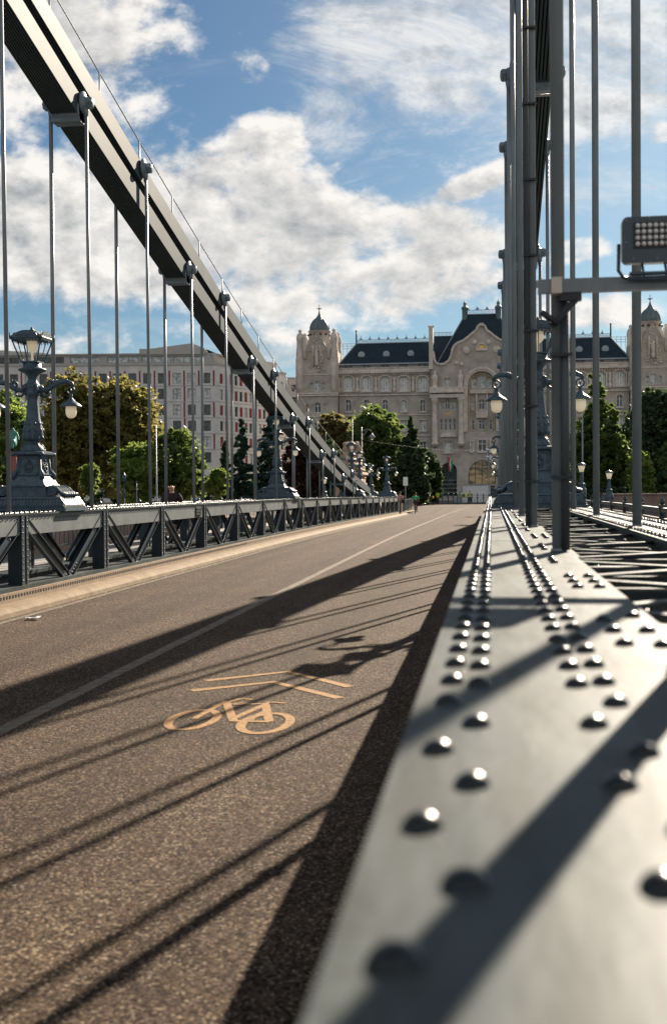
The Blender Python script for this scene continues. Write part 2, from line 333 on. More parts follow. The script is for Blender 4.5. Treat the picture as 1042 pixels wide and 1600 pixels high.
def asphalt():
    m = mat('asphalt', (.04,.03,.025), .92, spec=.10)
    t = m.node_tree; b = t.nodes['Principled BSDF']; tcn = t.nodes.new('ShaderNodeTexCoord')
    def nz(sc, det, ro=.6):
        n = t.nodes.new('ShaderNodeTexNoise'); n.inputs['Scale'].default_value = sc; n.inputs['Detail'].default_value = det; n.inputs['Roughness'].default_value = ro
        t.links.new(tcn.outputs['Object'], n.inputs['Vector']); return n.outputs['Fac']
    vo = t.nodes.new('ShaderNodeTexVoronoi'); vo.inputs['Scale'].default_value = 88; t.links.new(tcn.outputs['Object'], vo.inputs['Vector'])
    sepc = t.nodes.new('ShaderNodeSeparateColor'); t.links.new(vo.outputs['Color'], sepc.inputs[0])
    r = t.nodes.new('ShaderNodeValToRGB'); e = r.color_ramp.elements
    e[0].position = .10; e[0].color = (.009,.0065,.005,1); e[1].position = .42; e[1].color = (.050,.0345,.0235,1)
    k = r.color_ramp.elements.new(.86); k.color = (.098,.070,.049,1); k = r.color_ramp.elements.new(.98); k.color = (.24,.19,.14,1)
    t.links.new(sepc.outputs[0], r.inputs[0])
    mul = t.nodes.new('ShaderNodeMix'); mul.data_type = 'RGBA'; mul.blend_type = 'MULTIPLY'; mul.inputs[0].default_value = 1
    rr_ = t.nodes.new('ShaderNodeValToRGB'); rr_.color_ramp.elements[0].position = .3; rr_.color_ramp.elements[0].color = (.78,.78,.80,1); rr_.color_ramp.elements[1].position = .7; rr_.color_ramp.elements[1].color = (1.2,1.18,1.15,1)
    t.links.new(nz(.9, 8, .7), rr_.inputs[0]); t.links.new(r.outputs[0], mul.inputs[6]); t.links.new(rr_.outputs[0], mul.inputs[7])
    # tyre lanes along the bridge, hairline cracks
    mp = t.nodes.new('ShaderNodeMapping'); mp.inputs['Scale'].default_value = (1.1, .035, 1); t.links.new(tcn.outputs['Object'], mp.inputs[0])
    ln = t.nodes.new('ShaderNodeTexNoise'); ln.inputs['Scale'].default_value = 1.3; ln.inputs['Detail'].default_value = 4; t.links.new(mp.outputs[0], ln.inputs['Vector'])
    lr_ = t.nodes.new('ShaderNodeValToRGB'); lr_.color_ramp.elements[0].position = .35; lr_.color_ramp.elements[0].color = (.80,.80,.80,1); lr_.color_ramp.elements[1].position = .65; lr_.color_ramp.elements[1].color = (1.22,1.2,1.18,1); t.links.new(ln.outputs['Fac'], lr_.inputs[0])
    m2 = t.nodes.new('ShaderNodeMix'); m2.data_type = 'RGBA'; m2.blend_type = 'MULTIPLY'; m2.inputs[0].default_value = 1; t.links.new(mul.outputs[2], m2.inputs[6]); t.links.new(lr_.outputs[0], m2.inputs[7])
    wv = t.nodes.new('ShaderNodeTexNoise'); wv.inputs['Scale'].default_value = 1.6; wv.inputs['Detail'].default_value = 6; t.links.new(tcn.outputs['Object'], wv.inputs['Vector'])
    vm = t.nodes.new('ShaderNodeVectorMath'); vm.operation = 'ADD'; t.links.new(tcn.outputs['Object'], vm.inputs[0]); t.links.new(wv.outputs['Color'], vm.inputs[1])
    cv = t.nodes.new('ShaderNodeTexVoronoi'); cv.feature = 'DISTANCE_TO_EDGE'; cv.inputs['Scale'].default_value = .38; t.links.new(vm.outputs[0], cv.inputs['Vector'])
    cr = t.nodes.new('ShaderNodeValToRGB'); cr.color_ramp.elements[0].position = 0; cr.color_ramp.elements[0].color = (.45,.45,.45,1); cr.color_ramp.elements[1].position = .006; cr.color_ramp.elements[1].color = (1,1,1,1); t.links.new(cv.outputs['Distance'], cr.inputs[0])
    m3 = t.nodes.new('ShaderNodeMix'); m3.data_type = 'RGBA'; m3.blend_type = 'MULTIPLY'; m3.inputs[0].default_value = .5; t.links.new(m2.outputs[2], m3.inputs[6]); t.links.new(cr.outputs[0], m3.inputs[7])
    t.links.new(m3.outputs[2], b.inputs['Base Color'])
    bp = t.nodes.new('ShaderNodeBump'); bp.inputs['Strength'].default_value = .55; bp.inputs['Distance'].default_value = .006
    t.links.new(vo.outputs['Distance'], bp.inputs['Height']); bp.invert = True
    t.links.new(bp.outputs[0], b.inputs['Normal']); return m
M['asphalt'] = asphalt()
def water():
    m = mat('river_water_surface', (.03,.05,.05), .08, 0, bump=.5, bscale=1.5); return m
M['water'] = water()
def leafmat(name, a, b_, c, sc=.8, tr=.45):
    m = bpy.data.materials.new(name); m.use_nodes = True; t = m.node_tree; b = t.nodes['Principled BSDF']; out = t.nodes['Material Output']
    tcn = t.nodes.new('ShaderNodeTexCoord'); n = t.nodes.new('ShaderNodeTexNoise'); n.inputs['Scale'].default_value = sc; n.inputs['Detail'].default_value = 6; n.inputs['Roughness'].default_value = .75
    t.links.new(tcn.outputs['Object'], n.inputs['Vector'])
    r = t.nodes.new('ShaderNodeValToRGB'); e = r.color_ramp.elements; e[0].position = .35; e[0].color = (*a, 1); e[1].position = .68; e[1].color = (*c, 1)
    k = e.new(.5); k.color = (*b_, 1)
    t.links.new(n.outputs['Fac'], r.inputs[0]); t.links.new(r.outputs[0], b.inputs['Base Color']); b.inputs['Roughness'].default_value = .5
    tr_ = t.nodes.new('ShaderNodeBsdfTranslucent'); hs = t.nodes.new('ShaderNodeHueSaturation'); hs.inputs['Value'].default_value = 1.6; hs.inputs['Saturation'].default_value = .95; hs.inputs['Hue'].default_value = .485
    t.links.new(r.outputs[0], hs.inputs['Color']); t.links.new(hs.outputs[0], tr_.inputs[0])
    mx = t.nodes.new('ShaderNodeMixShader'); mx.inputs[0].default_value = min(.6, tr*1.25); t.links.new(b.outputs[0], mx.inputs[1]); t.links.new(tr_.outputs[0], mx.inputs[2]); t.links.new(mx.outputs[0], out.inputs[0])
    return m
M['leafY'] = leafmat('yellowing_leaves', (.07,.08,.018), (.15,.15,.036), (.30,.25,.06))
M['leafG'] = leafmat('green_leaves', (.045,.08,.02), (.09,.14,.032), (.18,.23,.055))
M['leafL'] = leafmat('light_green_leaves', (.07,.12,.022), (.13,.20,.035), (.22,.28,.06))
M['leafD'] = leafmat('dark_leaves', (.026,.046,.02), (.045,.078,.03), (.08,.12,.045), tr=.3)
M['leafB'] = leafmat('blue_green_needles', (.015,.04,.035), (.03,.07,.055), (.06,.11,.08), tr=.25)
M['leafO'] = leafmat('olive_leaves', (.08,.08,.025), (.14,.13,.04), (.22,.20,.065))
M['leafR'] = leafmat('purple_brown_leaves', (.03,.015,.014), (.06,.028,.022), (.10,.05,.03))

def sstep(a, b, x): t = max(0, min(1, (x-a)/(b-a))); return t*t*(3-2*t)
def dz(y): return -.40*sstep(30, 110, y)
# ------------------------------------------------------------------ setting
BAY = 3.67
YEND = 86.2                       # bridge end
YS = [-12+2.2*i for i in range(46)]
ys_road = [-14+3*i for i in range(44)] + [120, 135, 150, 175, 190]
def sheet(x0, x1, z, ys, name, m, parent=None):
    mb = MB(); vs = []
    for y in ys: vs += [(x0, y, z+dz(y)), (x1, y, z+dz(y))]
    mb.add(vs, [(2*i, 2*i+1, 2*i+3, 2*i+2) for i in range(len(ys)-1)])
    return mb.build(name, m, parent)
ysb = [y for y in ys_road if y <= 91]
def slab_between(x0, x1, zt, name, m, ys, th=.25):
    mb = MB(); mb.extr([(x0, zt-th), (x1, zt-th), (x1, zt), (x0, zt)], ys, dz); return mb.build(name, m)
road = struct(sheet(-6.95, -.17, 0, ysb + [92], 'road', M['asphalt']))
# road on land widening to the left at the end of the bridge
mb = MB()
land = [(92, -6.95, -.17), (96, -7.6, 0), (101, -9.5, .6), (108, -14, 2), (118, -24, 6), (135, -60, 30), (163, -160, 130)]
vs = []
for y, a, b in land: vs += [(a, y, dz(y)+.001*(y > 92)), (b, y, dz(y)+.001*(y > 92))]
mb.add(vs, [(2*i, 2*i+1, 2*i+3, 2*i+2) for i in range(len(land)-1)])
mb.build('road_fork', M['asphalt'])['kind'] = 'structure'
# lane paint (parts of the road)
sheet(-3.63, -3.49, .004, ysb, 'centre_line', M['paint'], road)
sheet(-6.52, -6.41, .004, ysb, 'edge_line', M['paint'], road)
for xa, xb, w in ((-3.56, -2.4, .12),):
    mb = MB(); ys = [92, 100, 110, 120, 130]; vs = []
    for i, y in enumerate(ys):
        xx = xa + (xb-xa)*(i/4)**1.5; vs += [(xx-w/2, y, dz(y)+.006), (xx+w/2, y, dz(y)+.006)]
    mb.add(vs, [(2*i, 2*i+1, 2*i+3, 2*i+2) for i in range(4)]); mb.build('centre_line', M['paint'], road)
# bicycle symbol and double chevron, drawn in metres on the road
def gp(zx, zy): p = atZ(200+zx/2.605, 1000+zy/2.605, 0.004); return (p.x, p.y)
def stroke(mb, pts, w, closed=False):
    n = len(pts); L_ = []; R_ = []
    for i in range(n):
        a = pts[(i-1) % n] if closed or i > 0 else pts[i]; b = pts[(i+1) % n] if closed or i < n-1 else pts[i]
        dx_, dy_ = b[0]-a[0], b[1]-a[1]; l = hypot(dx_, dy_) or 1
        nx, ny = -dy_/l*w/2, dx_/l*w/2
        L_.append((pts[i][0]+nx, pts[i][1]+ny)); R_.append((pts[i][0]-nx, pts[i][1]-ny))
    z = .004 + 0.0002*len(mb.f)/20
    vs = [(x, y, z) for x, y in L_] + [(x, y, z) for x, y in R_]
    m = n if closed else n-1
    mb.add(vs, [(i, (i+1) % n, n+(i+1) % n, n+i)[::-1] for i in range(m)])
chev = MB()
stroke(chev, [gp(318,165), gp(655,128), gp(902,190)], .10)
chev2 = MB(); stroke(chev2, [gp(258,206), gp(592,170), gp(862,236)], .10)
chev.build('chevron_marking', M['orange'], road); chev2.build('chevron_marking', M['orange'], road)
bk = MB()
c1 = gp(266, 322); c2 = gp(561, 337)
def ring(cx_, cy_, ra, rb): return [(cx_+ra*cos(2*pi*k/32), cy_+rb*sin(2*pi*k/32)) for k in range(32)]
ex = (gp(365,322)[0]-gp(165,322)[0])/2; ey = abs(gp(266,278)[1]-gp(266,365)[1])/2
ex2 = (gp(668,337)[0]-gp(455,337)[0])/2; ey2 = abs(gp(561,292)[1]-gp(561,380)[1])/2
stroke(bk, ring(c1[0], c1[1], ex-.02, ey-.03), .068, True)
stroke(bk, ring(c2[0], c2[1], ex2-.02, ey2-.03), .072, True)
for pts, w in (([(270,320),(400,248)],.05), ([(400,250),(430,330)],.07), ([(420,328),(575,332)],.06), ([(575,332),(560,262)],.07), ([(430,318),(560,262)],.06), ([(430,262),(560,258)],.035),
               ([(350,268),(460,238),(508,242)],.05), ([(560,262),(575,252),(640,257)],.045), ([(478,325),(565,285)],.03), ([(385,262),(460,256),(515,262)],.03), ([(505,325),(520,305)],.03)):
    stroke(bk, [gp(*p) for p in pts], w)
bk.build('bicycle_marking', M['orange'], road)
# ground, plaza, river, quay
def flat(x0, x1, y0, y1, z, name, m):
    mb = MB(); mb.add([(x0,y0,z),(x1,y0,z),(x1,y1,z),(x0,y1,z)], [(0,1,2,3)]); return struct(mb.build(name, m))
flat(-3000, 3000, 95.5, 5000, -.46, 'ground', M['ground'])
flat(-160, 130, 163, 199, -.43, 'plaza', M['plaza'])
flat(-3000, 3000, -600, 90, -8.5, 'river', M['water'])
mb = MB(); mb.box(-400, -12, 88, 95.6, -9, -.44); mb.box(5, 400, 88, 95.6, -9, -.44); mb.box(-12, 5, 92.05, 95.6, -9, -.45)
tag(mb.build('quay_wall', M['brownwall']), 'stone quay wall along the river bank below the bridge end', 'wall')
flat(-26, -2, 129, 146, -.425, 'lawn', M['grass'])
mb = MB(); mb.box(-7.1, 0, -14, 92, -.6, -.05)
tag(mb.build('bridge_deck', M['walk']), 'bridge deck slab under the brown asphalt roadway', 'bridge deck')
for v in bpy.data.objects['bridge_deck'].data.vertices:
    if v.co.y > 50: v.co.z -= .45
    else: v.co.z -= .30

# ------------------------------------------------------------------ kerbs, walkways
def side(s, xi):  # s: +1 right side, -1 left side ; xi inner edge of the girder plate
    return lambda w: xi + s*w
for s, xi, nm, lab in ((-1, -7.0, 'left', 'tan rounded concrete kerb below the left girder'), (1, -.118, 'right', 'kerb in the shade below the near riveted girder')):
    X = side(s, xi)
    prof = [(-.40,-.05), (-.38,.06), (-.33,.105), (-.24,.128), (-.05,.13), (-.05,-.05)]
    mb = MB(); pf = [(X(w), z) for w, z in prof]
    if s < 0: pf = pf[::-1]
    ysk = [-14 + 4.0*i for i in range(26)] + [91]
    mb.extr(pf, ysk, dz); k = mb.build('kerb', M['kerb'])
    tag(k, lab, 'kerb')
    mbj = None
    # walkway outside the girders
    mb = MB(); pf = [(X(1.72), -.1), (X(3.95), -.1), (X(3.95), .2), (X(1.72), .2)]
    if s < 0: pf = pf[::-1]
    mb.extr(pf, ysk, dz); struct(mb.build('walkway', M['walk']))

# ------------------------------------------------------------------ stiffening girders
def near_rows():
    zz = []
    return zz
def girder(s, xi, ph, lab, near):
    X = side(s, xi)
    root = thing('bridge_girder', lab, 'girder', (xi, 40, 0), 'riveted side girders of the bridge')
    def bx(mb, w0, w1, y0, y1, z0, z1): a, b = sorted((X(w0), X(w1))); mb.box(a, b, y0, y1, z0+dz((y0+y1)/2), z1+dz((y0+y1)/2))
    ys = [-10] + [ph+BAY*i for i in range(-2, 20) if ph+BAY*i > -9.5]; ys = [y for y in ys if y < YEND-1] + [YEND]
    def ex(w0, w1, z0, z1, name, m):
        mb = MB(); pf = [(X(w0), z0), (X(w1), z0), (X(w1), z1), (X(w0), z1)]
        if s < 0: pf = pf[::-1]
        mb.extr(pf, ys, dz); return mb.build(name, m, root)
    tp = ex(0, .515, 1.392, 1.42, 'top_plate', M['steel'])
    ex(1.165, 1.70, 1.392, 1.42, 'top_plate', M['steel'])
    ex(.03, .052, 1.09, 1.3915, 'chord_web', M['web'])
    ex(1.64, 1.66, 1.09, 1.3915, 'chord_web', M['steel'])
    ex(.46, .48, 1.09, 1.3915, 'chord_web', M['steelblue'])
    ex(1.20, 1.22, 1.09, 1.3915, 'chord_web', M['steelblue'])
    ex(-.01, .50, .271, .33, 'bottom_flange', M['steel'])
    ex(1.18, 1.70, .271, .33, 'bottom_flange', M['steel'])
    ex(-.052, .50, .0, .27, 'bottom_beam', M['tan'])
    # ribs on the strip (row of small slots)
    mb = MB(); y = ph-BAY*2
    while y < 60 and s < 0:
        bx(mb, -.056, -.052, y, y+.05, .19, .235); y += .105 if y < 32 else .21
    if s < 0: mb.build('slot_row', M['dark'], root)['kind'] = 'stuff'
    posts = [ph+BAY*i for i in range(-1, 24) if ph+BAY*i < YEND]
    # post mesh and diagonals, shared
    def post_mesh(w0, w1):
        mb = MB()
        a, b = sorted((s*w0, s*w1)); mb.box(a, b, -.11, .11, 0, 1.055)
        a, b = sorted((s*(w0-.012), s*w0)); mb.box(a, b, -.125, -.045, .02, 1.05); mb.box(a, b, .045, .125, .02, 1.05)
        if s < 0:
            for k in range(11):
                for yy in (-.085, .085): mb.sidedome((s*(w0-.012), yy, .07+.09*k), .014, .010, -s)
        return mb.mesh('post', M['steelblue'])
    def diag_mesh(flip, w0):
        mb = MB(); L_ = BAY/2
        y0, y1 = (.13, L_-.10) if flip else (L_+.10, BAY-.13)
        z0, z1 = (.93, .02) if flip else (.02, .93)
        xa = s*(w0+.06)
        mb.beam((xa, y0, z0), (xa, y1, z1), .03, .17, (1, 0, 0) if False else (0, 0, 1))
        d = Vector((0, y1-y0, z1-z0)).normalized(); nrm = Vector((0, -d.z, d.y))
        for q in (-1, 1):
            o = nrm*(q*.085)
            mb.beam(Vector((xa-s*.02, y0, z0))+o, Vector((xa-s*.02, y1, z1))+o, .075, .014)
        if s < 0 and not flip:
            for k in range(5):
                for q in (-.04, .04):
                    for e0, dd in ((Vector((xa-s*.016, y1, z1)), -d), (Vector((xa-s*.016, y0, z0)), d)):
                        p = e0 + dd*(.04+.085*k) + nrm*q; mb.sidedome((p.x, p.y, p.z), .017, .013, -s)
        return mb.mesh('diagonal_brace', M['steelblue'])
    for w0 in (.012, 1.45):
        pm = post_mesh(w0, w0+.22) if w0 < 1 else post_mesh(w0, w0+.2)
        for y in posts: inst('post', pm, root, (xi, y, .332+dz(y)))
        for fl in (True, False):
            dm = diag_mesh(fl, w0)
            for y in posts:
                if y+BAY < YEND+.5: inst('diagonal_brace', dm, root, (xi, y, .332+dz(y+1.8)))
    # lacing between the two top plates
    lm = MB()
    for k, (a, b) in enumerate((((.49, 0), (1.2, .62)), ((1.2, .62), (.49, 1.22)), ((.49, 1.22), (1.2, 1.84)), ((1.2, 1.84), (.49, 2.44)), ((.49, 2.44), (1.2, 3.06)), ((1.2, 3.06), (.49, 3.66)))):
        lm.beam((s*a[0], a[1], -.048-.012*(k % 2)), (s*b[0], b[1], -.048-.012*(k % 2)), .06, .01)
    for yy in (.3, .92, 1.53, 2.14, 2.75, 3.36):
        lm.beam((s*.49, yy, -.075), (s*1.2, yy, -.075), .05, .012)
    for yy in (.62, 1.84, 3.06): lm.dome((s*1.0, yy-.1, -.035), .016, .014, 8, 2)
    lme = lm.mesh('lacing_bars', M['steel'])
    for y in [ph-BAY] + posts[1:]: inst('lacing_bars', lme, root, (xi, y, 1.42+dz(y)))
    cm = MB(); cm.box(min(s*.5, s*1.2), max(s*.5, s*1.2), -.06, .06, -.30, -.09)
    cme = cm.mesh('cross_tie', M['steelblue'])
    for y in posts: inst('cross_tie', cme, root, (xi, y, 1.42+dz(y)))
    # gusset ears by each hanger
    gm = MB()
    gm.add([(s*.517, -.50, -.012), (s*.548, -.44, -.012), (s*.550, -.2, -.012), (s*.550, .2, -.012), (s*.548, .44, -.012), (s*.517, .50, -.012)] + [(s*.517, -.50, -.026), (s*.548, -.44, -.026), (s*.550, -.2, -.026), (s*.550, .2, -.026), (s*.548, .44, -.026), (s*.517, .50, -.026)],
           [tuple(range(6)) if s > 0 else tuple(range(5, -1, -1)), tuple(range(11, 5, -1)) if s > 0 else tuple(range(6, 12))] + [(i, i+6, i+7, i+1) for i in range(5)])
    gme = gm.mesh('gusset_plate', M['steel'])
    for y in posts: inst('gusset_plate', gme, root, (xi, y, 1.42+dz(y)))
    # rivets
    def seq(first):
        out = []; y = first
        while y < YEND-.3:
            out.append(y); y += .322 if y < 1.75 else .188
        return out
    rows = [(.050, .14, 1), (.095, -.02, 1), (.256, -.01, 1), (.302, .15, 1)]
    allr = []
    for w, y0, _ in rows:
        allr += [(w, y) for y in seq(y0)]
    yb = -9.5
    while yb < .1:
        for w, y0, _ in rows: allr.append((w, yb+(.16 if w in (.05, .302) else 0)))
        yb += .322
    for y in posts:
        for dy_, w in ((-2.72, .39), (-2.50, .39), (-2.28, .39), (-2.74, .465), (-2.5, .465), (-2.2, .468), (-1.35, .395), (-1.13, .395), (-.90, .395), (-1.35, .465), (-1.13, .465), (-.9, .465), (-.12, .385), (.02, .385), (.12, .385)):
            allr.append((w, y+1.9+dy_+.8 if near else y+dy_))
    far = []
    for w0 in (1.20, 1.245, 1.40, 1.45, 1.60, 1.65):
        y = 1.0+.1*(w0 > 1.3)
        while y < YEND-.3: far.append((w0, y)); y += .188
    allr.sort(key=lambda q: abs(q[1]-1.2))
    if near:
        rv = [q for q in allr if q[1] > .3][:96]; rest = [q for q in allr if q not in set(rv)]
        d = MB(); d.lathe((0, 0, -.001), [(.0215, 0), (.0208, .0025), (.0190, .0065), (.0155, .0108), (.0105, .014), (.005, .0158), (.0001, .0163)], 20)
        dme = d.mesh('rivet', M['rivet'])
        for w, y in rv: inst('rivet', dme, root, (X(w), y, 1.42+dz(y)))
    else: rest = allr
    mb = MB()
    for w, y in rest+far:
        if s < 0 and y < 12: continue
        mb.dome((X(w), y, 1.4195+dz(y)), .0195, .0175, 8 if y < 30 else 6, 3 if y < 15 else 2)
    mb.build('rivet_rows', M['rivet'], root)['kind'] = 'stuff'
    # rivets on the inner web face
    if s < 0:
        mb = MB(); y = 12.0
        while y < 60:
            for z in (1.34, 1.355): mb.sidedome((X(.03), y+(.06 if z > 1.35 else 0), z+dz(y)-.02), .014, .011, 1)
            y += .16
        mb.build('web_rivets', M['steel'], root)['kind'] = 'stuff'
        for y in (26.6, 41.2, 55.9):        # slotted drain box on the web
            mb = MB(); mb.box(X(.028), X(.012), y, y+.5, 1.13+dz(y), 1.36+dz(y))
            for k in range(3): mb.box(X(.010), X(-.002), y+.02, y+.48, 1.15+.07*k+dz(y), 1.18+.07*k+dz(y))
            mb.build('vent_plate', M['steel'], root)
    # plate splice: a second plate laid on the near girder top
    a, b = sorted((s*.003, s*.37)); mb = MB(); mb.box(a, b, 0, .006, 1.4195, 1.4212); pj = mb.mesh('plate_joint', M['dark'])
    for y in posts: inst('plate_joint', pj, root, (xi, y+1.0, dz(y)))
    return root
girder(-1, -7.0, 16.46-BAY*1, 'left riveted grey truss girder with diagonal braces across the roadway', False)
girder(1, -.118, 2.45+.0, 'near right girder with wide flat riveted top plate in the foreground', True)

# ------------------------------------------------------------------ chains with hangers
def chainH(z): q = z-20.94; return .99*(7.3 - .246*q + .0017*q*q)
def chain(s, xf, xb, xh1, xh2, xtop, zf, pins_low, lab):
    root = thing('suspension_chain', lab, 'bridge chain', (xf, 40, 0), 'suspension chains of the bridge')
    Hc = lambda y: 1.75 + chainH(zf(y))
    pins_up = [p-BAY for p in pins_low] + [pins_low[-1]+BAY]
    n = 11; w = abs(xb-xf); th = w/n*.62
    for kind, pins, off in (('lower_chain', pins_low, -.16), ('upper_chain', pins_up, .50)):
        mb = MB()
        pp = [p for p in pins if p < 66.5]; pp = pp + [67.2 if kind == 'lower_chain' else 70.2]
        pts = [(y, Hc(y)+off) for y in pp]
        for i in range(len(pts)-1):
            (ya, za), (yb, zb) = pts[i], pts[i+1]
            for k in range(n):
                x = xf + s*(k+.5)*w/n
                if (i % 2) and k in (0, n-1): tt = th*1.02
                else: tt = th
                d = Vector((0, yb-ya, zb-za)).normalized()
                hh = .40
                mb.beam(Vector((x, ya, za))-d*.05, Vector((x, yb, zb))+d*.05, tt, hh)
        mb.build(kind, M['chain'], root)
    for pins, off, low in ((pins_low, -.08, True), (pins_up, .59, False)):
        for y in pins:
            if y > 62 or y < -8: continue
            z = Hc(y)+off; out = -s
            mb = MB(); eye = None
            a, b = sorted((xf-s*.01, xb+s*.01))
            if low: mb.lathe((a, y, z-.16), [(.20, 0), (.215, .02), (.215, b-a-.02), (.20, b-a)], 20, 'X'); mb.box(a, b, y-.16, y+.16, z-.36, z-.1)
            # eye plate, hub and hexagonal nut on both faces
            for face, o in ((xf, -s), (xb, s)):
                if o == s and not low: mb.build('link_pin', M['pin'], root); mb = MB()
                prof = [(.20, 0), (.21, .02), (.21, .045), (.13, .055), (.12, .10)]
                if o > 0: mb.lathe((face+.01, y, z), prof, 20, 'X')
                else: mb.lathe((face-.01, y, z), [(r, -q) for r, q in prof][::-1], 20, 'X')
                pr2 = [(.105, .10), (.11, .11), (.11, .18), (.085, .205), (.05, .215), (.001, .218)]
                if o > 0: mb.lathe((face+.01, y, z), pr2, 6, 'X', smooth=False)
                else: mb.lathe((face-.01, y, z), [(r, -q) for r, q in pr2][::-1], 6, 'X', smooth=False)
                mb.tube([(face+o*.075, y, z-.02), (face+o*.07, y, z-.30)], [.075, .036], 10)
            mb.build('link_pin', M['pin'], root)
            for xb_, xt in ((xh1, xf-s*.08), (xh2, xb+s*.08)):
                zb = 1.30 + dz(y)
                if z-.2 < zb: continue
                yb = y-.18 if (s > 0 and y < 4) else y; xq = xb_+.010 if (s > 0 and y < 4) else xb_
                r = MB(); r.tube([(xq, yb, zb), (xt, yb, z-.2)], (.035 if s > 0 else .033) if xb_ == xh1 else .038, 14)
                r.tube([(xq, yb, 1.42+dz(y)), (xq, yb, 1.436+dz(y))], .042, 14)
                if s > 0 and low is False and 1 < y < 8: pass
                r.build('hanger_rod', M['rod'], root)
    # handrail above the chain
    x = xtop; y = 14.7; hp = []
    mbr = MB(); pts = []
    yy = -9
    ys = [yy+2.6*i for i in range(29)]
    for y in ys:
        z0 = Hc(y)+.66; z1 = z0+.95
        if y > 66: z1 = z0+.4
        p = MB(); p.tube([(x, y, z0-.1), (x, y, z1)], .017, 6); p.build('handrail_post', M['rod'], root); pts.append((x, y, z1))
    mbr.tube(pts, .014, 6); mbr.build('handrail', M['rod'], root)
    return root
M['chain'] = mat('chain_paint', (.058,.073,.082), .62, 0, spec=.08, col2=(.092,.106,.112), vscale=1.6, vdetail=6, lo=.3, hi=.7)
M['pin'] = mat('pin_paint', (.17,.21,.24), .35, .0, var=.15, vscale=6, coat=.3)
lowL = [20.33+BAY*2*k for k in range(-4, 7)]
lowR = [20.62+BAY*2*k for k in range(-4, 7)]
chain(-1, -7.44, -7.96, -7.34, -8.06, -7.75, lambda y: .981*y+1.0, lowL, 'left chain of stacked steel links falling diagonally towards the far bank')
chain(1, .41, 1.10, .34, 1.18, .78, lambda y: .981*y, lowR, 'right chain of stacked steel links seen edge on above the near girder')

# ------------------------------------------------------------------ outer walkway railings
def railing(s, xr, ph, lab):
    root = thing('walkway_railing', lab, 'railing', (xr, 40, 0), 'outer walkway railings')
    ys = [ph+BAY*i for i in range(-1, 24)]; ys = [y for y in ys if y < 88]
    for z0, z1, w in ((1.16, 1.26, .10), (.98, 1.02, .04), (.34, .38, .05)):
        mb = MB(); mb.extr([(xr-w/2, z0), (xr+w/2, z0), (xr+w/2, z1), (xr-w/2, z1)], ys, dz); mb.build('rail', M['steelblue'], root)
    pm = MB(); pm.box(-.07, .07, -.07, .07, .2, 1.27); pm.taper((0, 0), 1.27, 1.33, .09, .09, .06, .06); pm.lathe((0, 0, 1.33), [(.03, 0), (.06, .04), (.065, .07), (.04, .11), (.012, .14), (.008, .18), (.001, .19)], 10)
    pme = pm.mesh('post', M['steelblue'])
    lm = MB()
    for k in range(1, 12):
        y = BAY*k/12; lm.box(-.012, .012, y-.012, y+.012, .38, .98)
    for k in range(12): lm.lathe((0, BAY*(k+.5)/12, 1.09), [(.055, -.008), (.055, .008)], 10, 'X')
    lme = lm.mesh('baluster_panel', M['steelblue'])
    for y in ys:
        inst('post', pme, root, (xr, y, dz(y)))
        if y+BAY < 88: inst('baluster_panel', lme, root, (xr, y, dz(y)))
railing(-1, -11.0, 16.46-3*BAY, 'left outer railing of the walkway with slim balusters behind the truss girder')
railing(1, 3.88, 27.0-7*BAY, 'right outer railing of the walkway with little finials beyond the hanger rods')
